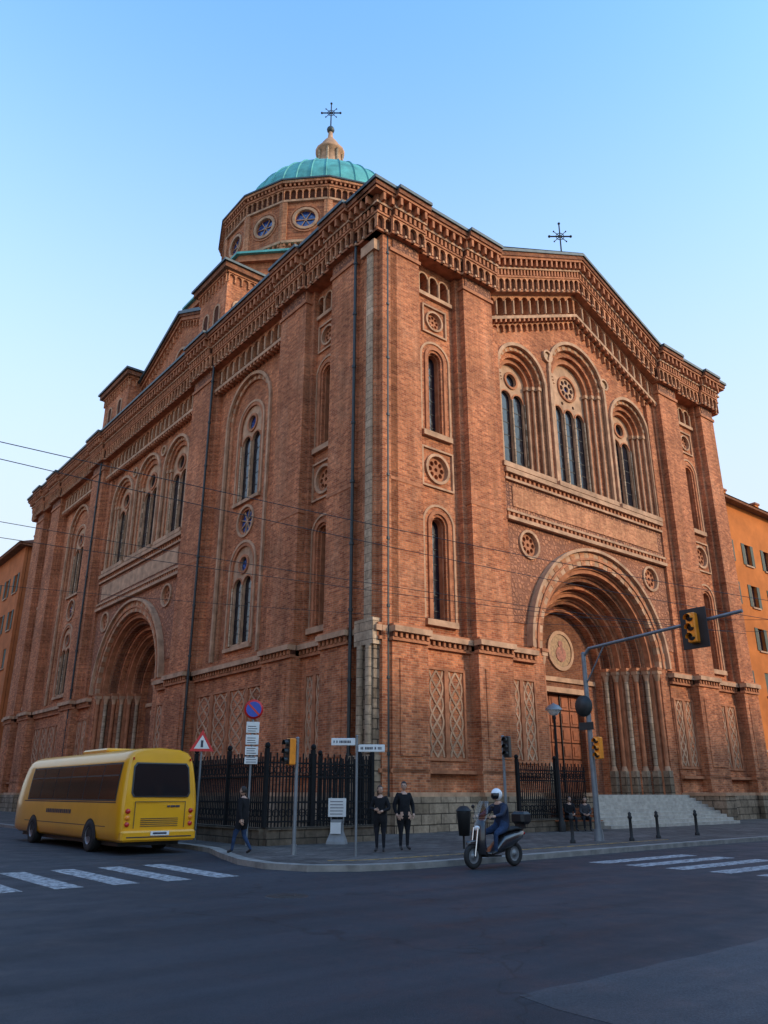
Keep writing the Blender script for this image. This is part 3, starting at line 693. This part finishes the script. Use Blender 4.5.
m=MB('sign_disc');m.lathe((0,0,3.95),[(0,-.06),(.30,-.06),(.30,-.04),(0,-.04)],RED,28,'Y');m.lathe((0,0,3.95),[(0,-.064),(.235,-.064)],BLU,28,'Y')
for a in(135,):
    dx,dz=.25*cos(radians(a)),.25*sin(radians(a));nx,nz=-dz*.12,dx*.12
    y=-.068
    m.raw([(-dx-nx,y,3.95-dz-nz),(dx-nx,y,3.95+dz-nz),(dx+nx,y,3.95+dz+nz),(-dx+nx,y,3.95-dz+nz)],[(0,1,2,3)],RED)
m.build(E);m=MB('info_plates')
for z,h in((3.4,.34),(3.03,.3),(2.7,.26),(2.42,.22)):
    rbox(m,-.2,.2,-.06,-.04,z-h/2,z+h/2,WHT,.01)
    for q in range(3):m.box(-.15,.15-.06*random.random(),-.064,-.06,z-h/2+.05+q*.07,z-h/2+.07+q*.07,TXT)
m.build(E)
E=empty('warning_sign',P(-6.05,27,.12,15));m=MB('pole');m.tube((0,0,0),(0,0,3.4),.035,.035,GAL,10);m.build(E)
m=MB('sign_triangle');t=lambda r,y:[(r*sin(2*pi*k/3),y,3.0+r*cos(2*pi*k/3)) for k in range(3)]
m.loft([t(.46,-.06),t(.46,-.04)],RED,False);m.loft([t(.29,-.066),t(.29,-.062)],WHT,False);m.box(-.04,.04,-.072,-.068,2.9,3.12,TXT);m.build(E)
E=empty('poster_stand',P(-1.45,26.0,.12,-10));m=MB('stand')
m.loft([[(x*w,y*w,z) for x,y in((-.3,-.2),(.3,-.2),(.3,.2),(-.3,.2))] for z,w in((0,1.0),(.08,.95),(.35,.62),(.7,.55))],GAL,False)
m.tube((-.2,0,.6),(-.2,0,1.35),.02,.02,GAL);m.tube((.2,0,.6),(.2,0,1.35),.02,.02,GAL);m.build(E)
m=MB('posters');m.box(-.28,.28,-.06,-.03,.78,1.32,WHT)
for k in range(5):m.box(-.22,.22-.1*random.random(),-.066,-.06,.85+k*.09,.87+k*.09,TXT)
m.box(-.16,.16,-.22,-.19,.3,.62,WHT);m.build(E)
E=empty('street_lamp',P(7.2,34,.12,0));m=MB('lamp_post')
m.lathe((0,0,0),[(.16,0),(.16,.3),(.1,.45),(.07,.9),(.055,4.4),(.09,4.45),(.05,4.6)],IRO,12);m.build(E)
GLW=simple('lamp_glass',(.75,.75,.72),.3,0,.05)
m=MB('lantern');m.lathe((0,0,0),[(.05,4.55),(.18,4.60),(.30,4.8)],GLW,16);m.lathe((0,0,0),[(.36,4.78),(.35,4.84),(.22,4.98),(.05,5.05),(0,5.1)],GAL,16);m.lathe((0,0,0),[(.36,4.78),(0,4.79)],GLW,16);m.build(E)
for x,y in((8.1,27.6),(9.5,29.2),(5.9,26.4),(11.6,31.2)):
    m=MB('bollard');m.lathe((0,0,0),[(.09,0),(.09,.08),(.055,.12),(.05,.66),(.075,.7),(.075,.74),(.05,.78),(.06,.84),(0,.9)],IRO,12);m.build(M=P(x,y,.12))
m=MB('litter_bin');m.tube((0,.2,0),(0,.2,1.1),.03,.03,IRO);m.lathe((0,0,0),[(0,.35),(.15,.35),(.2,.95),(.21,1.0),(.17,1.0)],IRO,14);m.lathe((0,0,0),[(.23,1.0),(.12,1.12),(0,1.14)],IRO,14);m.build(M=P(2.25,23.6,.12))
m=MB('overhead_wires');WIR=simple('wire',(.01,.01,.01),.6)
def wire(a,b,sag=.3,r=.013):
    a=Vector(a);b=Vector(b);d=b-a;a=a-d*.25;b=b+d*.1
    pts=[a.lerp(b,i/16)-Vector((0,0,sag*4*(i/16)*(1-i/16))) for i in range(17)];m.path(pts,r,WIR,5)
wire((-7.6,14.0,8.3),(13.1,26.2,7.9),r=.010);wire((-8.2,15.0,8.4),(12.0,26.8,7.6),r=.010);wire((-10.4,20,8.7),(11.5,28.5,7.4),r=.010);wire((-10.4,20,8.2),(10,29,7.6),.2,.010)
wire((-12,24,8.0),(14,30,7.6),.4,.008);wire((5.5,31.7,8.6),(16,26,7.2),.2,.008)
m.build()
# ---------------------------------------------------------------- bus
YEL=simple('bus_yellow',(.72,.33,.006),.35,0,.08,1,coat=.4);BGL=simple('bus_glass',(.010,.011,.013),.12,0,.1);ORL=simple('orange_lens',(.8,.25,.02),.3);RDL=simple('red_lens',(.45,.02,.015),.25);DYE=simple('bus_trim',(.03,.03,.03),.6)
a=Vector((cos(YAW),sin(YAW)))
rc=Vector((-7.2,22.8))+a*1.15
BUS=empty('city_bus',P(rc.x,rc.y,0,39));LB=10.2
hp=[(0,.32),(1.02,.32),(1.12,.40),(1.15,.62),(1.15,1.0),(1.15,1.32),(1.13,1.6),(1.10,1.9),(1.06,2.2),(1.02,2.42),(.96,2.6),(.84,2.72),(.6,2.8),(0,2.84)]
def sec(y,sx,rake,zin):
    pts=[]
    full=hp+[(-x,z) for x,z in hp[-2:0:-1]]
    for x,z in full:
        zz=1.5+(z-1.5)*zin;pts.append((x*sx,y+rake*max(0,zz-1.3)**1.2,zz))
    return pts
m=MB('body')
m.loft([sec(0,.90,.13,.955),sec(.03,.95,.13,.975),sec(.12,.99,.12,.993),sec(.3,1,.1,1),sec(1,1,0,1),sec(LB-1.2,1,0,1),sec(LB-.5,.99,-.25,1),sec(LB-.1,.95,-.32,.98),sec(LB,.88,-.34,.95)],YEL,True)
m.build(BUS)
def xz(z):
    for (x0,z0),(x1,z1) in zip(hp[1:-1],hp[2:]):
        if z0<=z<=z1:return x0+(x1-x0)*(z-z0)/(z1-z0)
m=MB('windows')
for sg in(-1,1):
    ys=[.45,1.75,3.1,4.5,5.9,7.3,8.6]
    zs=[1.38,1.6,1.9,2.2,2.42]
    m.raw([(sg*(xz(z)+.008),y,z) for z in zs for y in(.40,8.68)],[(2*i,2*i+1,2*i+3,2*i+2) for i in range(4)],DYE,True)
    for y0,y1 in zip(ys[:-1],ys[1:]):
        zs=[1.43,1.6,1.9,2.2,2.37]
        vs=[(sg*(xz(z)+.014),y,z) for z in zs for y in(y0+.03,y1-.03)]
        m.raw(vs,[(2*i,2*i+1,2*i+3,2*i+2) for i in range(4)],BGL,True)
        m.raw([(sg*(xz(z)+.02),y,z) for z,y in((2.05,y0+.05),(2.05,y1-.05),(2.09,y1-.05),(2.09,y0+.05))],[(0,1,2,3)],DYE)
def rearpt(x,z,d=.0):return(x,.13*max(0,z-1.3)**1.2-d-.002,z)
rw=[(-.84,1.62),(-.78,1.52),(.78,1.52),(.84,1.62),(.80,2.28),(.72,2.38),(-.72,2.38),(-.80,2.28)]
rc2=[rearpt(x*1.05,1.95+(z-1.95)*1.08,.008) for x,z in rw];rc1=[rearpt(x,z,.02) for x,z in rw]
m.raw(rc2+rc1,[(i,(i+1)%8,8+(i+1)%8,8+i) for i in range(8)],DYE);m.raw(rc1,[tuple(range(8))],BGL)
m.build(BUS)
m=MB('rear_details')
rbox(m,-1.1,1.1,-.1,.35,.34,.62,YEL,.05);m.box(-.95,.95,-.108,-.1,.44,.47,DYE)
for sg in(-1,1):
    for z,mt in((.78,RDL),(.95,ORL),(1.12,RDL)):m.lathe((sg*.93,0,z),[(0,-.03),(.06,-.028),(.07,0.02)],mt,14,'Y')
    m.box(sg*.86-.02,sg*.86+.02,.11,.14,2.48,2.55,RDL)
m.box(-.27,.27,-.115,-.1,.49,.60,WHT);m.box(-.2,.2,-.118,-.115,.52,.57,TXT)
for k in range(5):m.box(-.55,.55,-.012,.0,.72+k*.05,.735+k*.05,DYE)
m.box(-.75,.75,-.016,-.003,1.36,1.375,DYE);m.box(-.75,-.735,-.016,-.003,.68,1.36,DYE);m.box(.735,.75,-.016,-.003,.68,1.36,DYE)
m.box(.2,.28,-.012,-.002,1.22,1.27,TXT);m.box(.3,.44,-.012,-.002,1.22,1.27,TXT);m.box(.46,.58,-.012,-.002,1.22,1.27,TXT)
rbox(m,-.6,.6,3,5.2,2.78,2.92,YEL,.05)
m.box(-1.155,-1.14,.4,LB-1.2,1.33,1.36,DYE);m.box(-1.155,-1.14,1,LB-1.5,.70,.72,DYE)
m.box(-.9,.9,.6,LB-.6,.2,.33,DYE)
k=4.0
while k<6.4:
    l=random.uniform(.08,.16);m.box(-1.158,-1.15,k,k+l,1.0,1.12,TXT);k+=l+.05
m.build(BUS)
m=MB('wheels')
for y in(2.2,7.7):
    for sg in(-1,1):
        n=14;vs=[(sg*1.156,y,.42)]+[(sg*1.156,y+.56*cos(pi*i/n),.34+.56*sin(pi*i/n)) for i in range(n+1)]
        m.raw(vs,[(0,i+1,i+2) for i in range(n)],RUB)
        m.lathe((0,y,.43),[(.0,sg*1.10),(.2,sg*1.12),(.24,sg*1.16),(.40,sg*1.17),(.43,sg*1.14),(.43,sg*.9),(0,sg*.9)],RUB,24,'X')
        m.lathe((0,y,.43),[(0,sg*1.15),(.08,sg*1.15),(.1,sg*1.13),(.2,sg*1.13),(.235,sg*1.175)],GAL,20,'X')
m.build(BUS)
# ---------------------------------------------------------------- people
SKN=simple('skin',(.45,.27,.19),.6,0,.08);HDK=simple('hair_dark',(.02,.013,.01),.7,0,.3,30);COT=simple('black_coat',(.012,.012,.014),.9,0,.3,12,spec=.2);TRO=simple('dark_trousers',(.016,.017,.022),.9,0,.3,12,spec=.2);JEA=simple('jeans',(.025,.045,.095),.9,0,.3,12,spec=.2);SHO=simple('shoes',(.015,.012,.012),.5);NAV=simple('navy_jacket',(.012,.018,.04),.7,0,.3,10,spec=.3);HEL=simple('helmet_white',(.75,.75,.75),.25,0,.05,coat=.5);GRY=simple('grey_coat',(.05,.05,.055),.9,0,.3,12,spec=.2)
EYE=simple('eye_dark',(.02,.015,.012),.3);LIP=simple('lips',(.35,.13,.11),.6);HBR=simple('hair_brown',(.06,.03,.015),.7,0,.3,30)
def skinned(verts,edges,rad,roots,level):
    me=bpy.data.meshes.new('t');me.from_pydata(verts,edges,[]);ob=bpy.data.objects.new('t',me);COL.objects.link(ob)
    md=ob.modifiers.new('s','SKIN');md.use_smooth_shade=True
    for i,r in enumerate(rad):me.skin_vertices[0].data[i].radius=(r,r)
    for i in roots:me.skin_vertices[0].data[i].use_root=True
    sb=ob.modifiers.new('u','SUBSURF');sb.levels=level;sb.render_levels=level
    dg=bpy.context.evaluated_depsgraph_get();dg.update();me2=bpy.data.meshes.new_from_object(ob.evaluated_get(dg))
    v=[tuple(x.co) for x in me2.vertices];f=[tuple(p.vertices) for p in me2.polygons]
    bpy.data.objects.remove(ob);return v,f
def seg_dist(p,a,b):
    ab=b-a;t=max(0,min(1,(p-a).dot(ab)/max(ab.length_squared,1e-9)));return (p-a-ab*t).length
BASE=dict(pel=(0,0,.93),sp=(0,.0,1.12),ch=(0,-.01,1.3),nb=(0,-.01,1.45),nk=(0,.0,1.54),
 shL=(-.17,-.01,1.41),elL=(-.23,-.03,1.13),wrL=(-.2,.1,.92),shR=(.17,-.01,1.41),elR=(.23,-.03,1.13),wrR=(.2,.1,.92),
 hiL=(-.09,0,.86),knL=(-.1,.02,.48),anL=(-.1,-.01,.09),toL=(-.12,.16,.035),hiR=(.09,0,.86),knR=(.1,.02,.48),anR=(.1,-.01,.09),toR=(.12,.16,.035))
def human(name,M,pose={},scale=1,top=COT,leg=TRO,hair=HDK,helmet=False,bulk=1.0,longhair=False,coat=.0,headturn=0):
    J=dict(BASE);J.update(pose);J={k:Vector(v)for k,v in J.items()}
    rad=dict(pel=.135,sp=.125,ch=.145,nb=.085,nk=.052,shL=.072,elL=.05,wrL=.034,shR=.072,elR=.05,wrR=.034,hiL=.095,knL=.062,anL=.042,toL=.04,hiR=.095,knR=.062,anR=.042,toR=.04)
    for k in('pel','sp','ch','shL','shR','elL','elR','hiL','hiR'):rad[k]*=bulk
    if coat:rad['pel']*=1+coat;rad['hiL']*=1+coat;rad['hiR']*=1+coat
    names=list(J);E=[('pel','sp'),('sp','ch'),('ch','nb'),('nb','nk'),('ch','shL'),('shL','elL'),('elL','wrL'),('ch','shR'),('shR','elR'),('elR','wrR'),('pel','hiL'),('hiL','knL'),('knL','anL'),('anL','toL'),('pel','hiR'),('hiR','knR'),('knR','anR'),('anR','toR')]
    for S,sg in(('L',-1),('R',1)):
        d=(J['wr'+S]-J['el'+S]).normalized();J['pa'+S]=J['wr'+S]+d*.08;rad['pa'+S]=.032;names.append('pa'+S);E.append(('wr'+S,'pa'+S))
    idx={n:i for i,n in enumerate(names)}
    v,f=skinned([tuple(J[n]) for n in names],[(idx[a],idx[b]) for a,b in E],[rad[n] for n in names],[0],2)
    segs=[(J[a],J[b],(SKN if b.startswith('pa') or b=='nk' else SHO if b.startswith('to') else leg if b[:2] in('kn','an') else top)) for a,b in E]
    m=MB(name);groups={}
    hem=J['pel'].z-.28 if coat else -1
    for face in f:
        c=sum((Vector(v[i]) for i in face),Vector())/len(face)
        mt=min(segs,key=lambda s_:seg_dist(c,s_[0],s_[1]))[2]
        if coat and mt is leg and c.z>hem:mt=top
        groups.setdefault(mt,[]).append(face)
    for mt,fs in groups.items():
        used=sorted({i for q in fs for i in q});mp={k:i for i,k in enumerate(used)}
        m.raw([v[i] for i in used],[tuple(mp[i] for i in q) for q in fs],mt,True)
    fv=[];fe=[];fr=[];roots=[]
    for S,sg in(('L',-1),('R',1)):
        d=(J['pa'+S]-J['wr'+S]).normalized();side=d.cross(Vector((sg,0,0)));side=side.normalized() if side.length>.1 else Vector((0,1,0));curl=Vector((-sg,0,0));curl=(curl-d*curl.dot(d)).normalized()
        for k,(o_,l) in enumerate(((-.026,.062),(-.009,.075),(.009,.07),(.026,.055))):
            p=J['pa'+S]+side*o_;b0=len(fv);fv+=[p,p+d*l*.5+curl*.006,p+d*l*.85+curl*.024,p+d*l+curl*.042];fe+=[(b0,b0+1),(b0+1,b0+2),(b0+2,b0+3)];fr+=[.010,.0095,.0085,.0075];roots.append(b0)
        p=J['wr'+S]+d*.04-side*.02;b0=len(fv);fv+=[p,p-side*.028+d*.03+curl*.012,p-side*.034+d*.06+curl*.025];fe+=[(b0,b0+1),(b0+1,b0+2)];fr+=[.012,.0105,.009];roots.append(b0)
    v,f=skinned([tuple(p) for p in fv],fe,fr,roots,1);m.raw(v,f,SKN,True)
    nk=J['nk'];hc=nk+Vector((0,.02,.115));ht=radians(headturn)
    hm=MB('h');hm.ell((0,0,0),(.074,.092,.115),SKN,18,14)
    hm.v=[(x*(1-.18*max(0,-z/.115)),y+.012*max(0,-z/.115),z) for x,y,z in hm.v]
    hm.loft([[(-.012,.085,.025),(.012,.085,.025),(0,.09,.03)],[(-.017,.09,-.022),(.017,.09,-.022),(0,.118,-.018)],[(-.012,.085,-.032),(.012,.085,-.032),(0,.095,-.032)]],SKN)
    for sg in(-1,1):
        hm.ell((sg*.028,.083,.008),(.013,.008,.008),EYE,8,6);hm.ell((sg*.03,.084,.026),(.018,.006,.004),hair,8,4);hm.ell((sg*.075,0,-.005),(.012,.02,.03),SKN,8,6)
    hm.ell((0,.088,-.052),(.024,.008,.006),LIP,8,4)
    if helmet:
        q=MB('q');q.ell((0,-.01,.02),(.125,.145,.14),HEL,20,14)
        fs=[fc for fc in q.f if not(sum(q.v[i][1] for i in fc)/4>.05 and sum(q.v[i][2] for i in fc)/4<.05) and sum(q.v[i][2] for i in fc)/4>-.1]
        hm.raw(q.v,fs,HEL,True)
        q=MB('q');q.ell((0,0,.0),(.118,.143,.12),BGL,20,14);fs=[fc for fc in q.f if sum(q.v[i][1] for i in fc)/4>.04 and -.07<sum(q.v[i][2] for i in fc)/4<.07];hm.raw(q.v,fs,BGL,True)
    else:
        q=MB('q');q.ell((0,-.012,.018),(.085,.098,.113),hair,18,14)
        fs=[fc for fc in q.f if (sum(q.v[i][1] for i in fc)/4<.03 or sum(q.v[i][2] for i in fc)/4>.075) and (longhair or sum(q.v[i][2] for i in fc)/4>-.06)]
        hm.raw(q.v,fs,hair,True)
        if longhair:hm.ell((0,-.06,-.09),(.08,.05,.13),hair,12,8)
    for mt_i,mt in enumerate(hm.mats):
        fs=[q for q,k in zip(hm.f,hm.m) if k==mt_i]
        vv=[tuple(hc+Vector((x*cos(ht)-y*sin(ht),x*sin(ht)+y*cos(ht),z))) for x,y,z in hm.v];m.raw(vv,fs,mt,True)
    return m,M@Matrix.Scale(scale,4)
def put(r):m,M=r;return m.build(M=M)
put(human('pedestrian',P(-.1,22.5,.125,170),dict(elL=(-.27,.02,1.14),wrL=(-.1,.22,1.08),elR=(.27,.02,1.14),wrR=(.1,.24,1.12)),.94,COT,TRO,HBR,bulk=1.25,coat=.3,longhair=True,headturn=30))
put(human('pedestrian',P(.55,23.2,.125,200),dict(elL=(-.28,-.03,1.13),wrL=(-.25,.1,.92),elR=(.28,-.03,1.13),wrR=(.25,.1,.92)),1.0,COT,TRO,HDK,bulk=1.3,coat=.35,headturn=-25))
put(human('pedestrian',P(-3.65,21.6,.125,70),dict(knL=(-.1,.16,.5),anL=(-.1,.22,.11),toL=(-.11,.37,.06),knR=(.1,-.02,.48),anR=(.1,-.26,.13),toR=(.11,-.12,.04),wrL=(-.24,-.1,.9),wrR=(.22,.18,.96)),.92,COT,JEA,HDK,bulk=1.25,coat=.2))
sit=dict(pel=(0,0,.55),sp=(0,.02,.73),ch=(0,.06,.92),nb=(0,.08,1.07),nk=(0,.11,1.15),shL=(-.17,.07,1.03),shR=(.17,.07,1.03),elL=(-.22,.14,.76),elR=(.22,.14,.76),wrL=(-.1,.36,.68),wrR=(.1,.36,.68),
 hiL=(-.1,.03,.52),hiR=(.1,.03,.52),knL=(-.13,.44,.53),knR=(.13,.44,.53),anL=(-.12,.42,.1),anR=(.12,.42,.1),toL=(-.13,.58,.04),toR=(.13,.58,.04))
bx,by=8.0,34.6
put(human('seated_person',P(bx-.35,by,.125,190),sit,.97,COT,TRO,HDK,bulk=1.25,headturn=20))
put(human('seated_person',P(bx+.35,by+.1,.125,175),sit,.95,GRY,TRO,HBR,bulk=1.25,longhair=True,headturn=-20))
m=MB('street_bench')
for k in range(4):m.box(-1,1,-.26+k*.13,-.16+k*.13,.38,.42,WOO)
for k in range(3):m.box(-1,1,.26,.29,.52+k*.13,.62+k*.13,WOO)
for x in(-.8,.8):
    m.box(x-.03,x+.03,-.24,-.18,0,.34,IRO);m.box(x-.03,x+.03,.20,.25,0,.9,IRO);m.box(x-.025,x+.025,-.24,.19,.34,.375,IRO)
m.build(M=P(bx,by+.05,.12,3))
# ---------------------------------------------------------------- scooter
SB=simple('scooter_dark_paint',(.02,.02,.024),.3,0,.1,coat=.6)
SC=empty('scooter',P(2.55,19.45,0,129));m=MB('body')
def esec(cx,y,cz,rx,rz,n=12):return[(cx+rx*cos(2*pi*i/n),y,cz+rz*sin(2*pi*i/n)) for i in range(n)]
m.loft([esec(0,-.95,.72,.05,.05),esec(0,-.85,.68,.12,.12),esec(0,-.55,.60,.17,.17),esec(0,-.2,.52,.18,.19),esec(0,.05,.38,.17,.10),esec(0,.3,.30,.19,.06),esec(0,.45,.32,.2,.07)],SB)
m.loft([esec(0,-.88,.80,.10,.035),esec(0,-.6,.82,.16,.05),esec(0,-.2,.76,.15,.05),esec(0,-.02,.72,.08,.04)],RUB)
def hs(z,y,rx,ry,n=12):return[(rx*cos(2*pi*i/n),y+ry*sin(2*pi*i/n),z) for i in range(n)]
m.loft([hs(.3,.5,.2,.06),hs(.5,.55,.23,.07),hs(.75,.52,.22,.08),hs(.95,.46,.17,.09),hs(1.03,.42,.12,.08)],SB)
m.loft([hs(.52,.72,.07,.2),hs(.58,.7,.08,.22),hs(.6,.68,.05,.12)],SB)
m.ell((0,.56,.84),(.09,.05,.06),GLW,12,8);m.ell((0,-.97,.7),(.07,.03,.04),RDL,10,6)
m.tube((-.32,.36,1.05),(.32,.36,1.05),.018,.018,BLK);m.tube((-.33,.34,1.05),(-.22,.37,1.05),.025,.025,RUB);m.tube((.22,.37,1.05),(.33,.34,1.05),.025,.025,RUB)
for sg in(-1,1):
    m.tube((sg*.2,.38,1.06),(sg*.3,.36,1.26),.008,.008,BLK);m.ell((sg*.31,.36,1.3),(.06,.015,.04),BLK,10,6)
    m.tube((sg*.07,.6,.86),(sg*.07,.72,.27),.022,.022,CHR)
m.tube((.16,-.2,.3),(.2,-.85,.42),.045,.06,GAL,12);m.box(-.2,.2,.0,.45,.24,.27,BLK)
m.build(SC)
m=MB('wheels')
for y in(.72,-.62):
    m.lathe((0,y,.27),[(.16,-.03),(.2,-.05),(.25,-.045),(.27,0),(.25,.045),(.2,.05),(.16,.03),(.16,-.03)],RUB,24,'X')
    m.lathe((0,y,.27),[(.0,-.04),(.05,-.04),(.06,-.015),(.15,-.012),(.17,-.03),(.17,.03),(.15,.012),(.06,.015),(.05,.04),(0,.04)],GAL,16,'X')
m.build(SC)
m=MB('windscreen');cl,nt,b,tc=base('clear_plastic')
tr=N(nt,'ShaderNodeBsdfTransparent');tr.inputs[0].default_value=(.82,.86,.88,1);gl=N(nt,'ShaderNodeBsdfGlossy');gl.inputs['Roughness'].default_value=.08
mx=N(nt,'ShaderNodeMixShader');mx.inputs[0].default_value=.10;nt.links.new(tr.outputs[0],mx.inputs[1]);nt.links.new(gl.outputs[0],mx.inputs[2]);nt.links.new(mx.outputs[0],nt.nodes['Material Output'].inputs[0])
vs=[]
for j in range(6):
    for i in range(7):
        t=(i-3)/3;z=1.0+j*.085;w=.2+.03*sin(j/5*pi)-.02*j*.4;vs.append((t*w,.52-.05*t*t-.03*j,z))
m.raw(vs,[(j*7+i,j*7+i+1,(j+1)*7+i+1,(j+1)*7+i) for j in range(5) for i in range(6)],cl,True);m.build(SC)
m=MB('top_case');rbox(m,-.2,.2,-1.12,-.76,.9,1.18,BLK,.06);m.box(-.08,.08,-1.0,-.8,.8,.92,BLK);m.box(-.12,.12,-1.125,-1.115,1.0,1.04,RDL);m.build(SC)
ride=dict(pel=(0,-.28,.88),sp=(0,-.25,1.05),ch=(0,-.2,1.22),nb=(0,-.17,1.36),nk=(0,-.14,1.43),shL=(-.18,-.18,1.31),shR=(.18,-.18,1.31),elL=(-.29,.03,1.12),elR=(.29,.03,1.12),wrL=(-.28,.26,1.09),wrR=(.28,.26,1.09),
 hiL=(-.1,-.25,.84),hiR=(.1,-.25,.84),knL=(-.2,.17,.72),knR=(.2,.17,.72),anL=(-.17,.15,.34),anR=(.17,.15,.34),toL=(-.17,.3,.30),toR=(.17,.3,.30))
put(human('scooter_rider',P(2.55,19.45,0,129),ride,1,NAV,JEA,HDK,helmet=True,bulk=1.25))
# ---------------------------------------------------------------- light, sky, camera
AZ,EL=108,20
w=bpy.data.worlds.new('World');scene.world=w;w.use_nodes=True;nt=w.node_tree
sky=nt.nodes.new('ShaderNodeTexSky');sky.sky_type='NISHITA';sky.sun_disc=False;sky.sun_elevation=radians(EL);sky.sun_rotation=radians(AZ);sky.air_density=1.0;sky.dust_density=1.5;sky.ozone_density=1.5
bg=nt.nodes['Background'];bg.inputs[1].default_value=.15
tc=nt.nodes.new('ShaderNodeTexCoord');sp=nt.nodes.new('ShaderNodeSeparateXYZ');nt.links.new(tc.outputs['Generated'],sp.inputs[0])
gv=nt.nodes.new('ShaderNodeVectorMath');gv.operation='MULTIPLY';nt.links.new(sky.outputs[0],gv.inputs[0]);gv.inputs[1].default_value=(2.3,3.5,4.3)
mr=nt.nodes.new('ShaderNodeMapRange');mr.interpolation_type='SMOOTHSTEP';nt.links.new(sp.outputs[2],mr.inputs[0])
for i,v in enumerate((.88,.22,0,.92)):mr.inputs[i+1].default_value=v
mx=nt.nodes.new('ShaderNodeMix');mx.data_type='RGBA';nt.links.new(mr.outputs[0],mx.inputs[0]);nt.links.new(gv.outputs[0],mx.inputs[6]);mx.inputs[7].default_value=(.80/.15,.87/.15,.93/.15,1)
nt.links.new(mx.outputs[2],bg.inputs[0])
d=Vector((sin(radians(AZ))*cos(radians(EL)),cos(radians(AZ))*cos(radians(EL)),sin(radians(EL))))
sl=bpy.data.lights.new('sun','SUN');sl.energy=2.8;sl.angle=radians(5);sl.color=(1,.78,.55);so=bpy.data.objects.new('sun',sl);so.rotation_euler=d.to_track_quat('Z','Y').to_euler();COL.objects.link(so)
cd=bpy.data.cameras.new('camera');cd.sensor_fit='VERTICAL';cd.sensor_height=36;cd.lens=780/1024*36;cd.clip_end=2000;cd.clip_start=.1
co=bpy.data.objects.new('camera',cd);co.location=(0,0,1.6);co.rotation_euler=(radians(90+19.8),0,0);COL.objects.link(co);scene.camera=co
scene.view_settings.view_transform='Standard';scene.view_settings.look='None';scene.view_settings.exposure=0
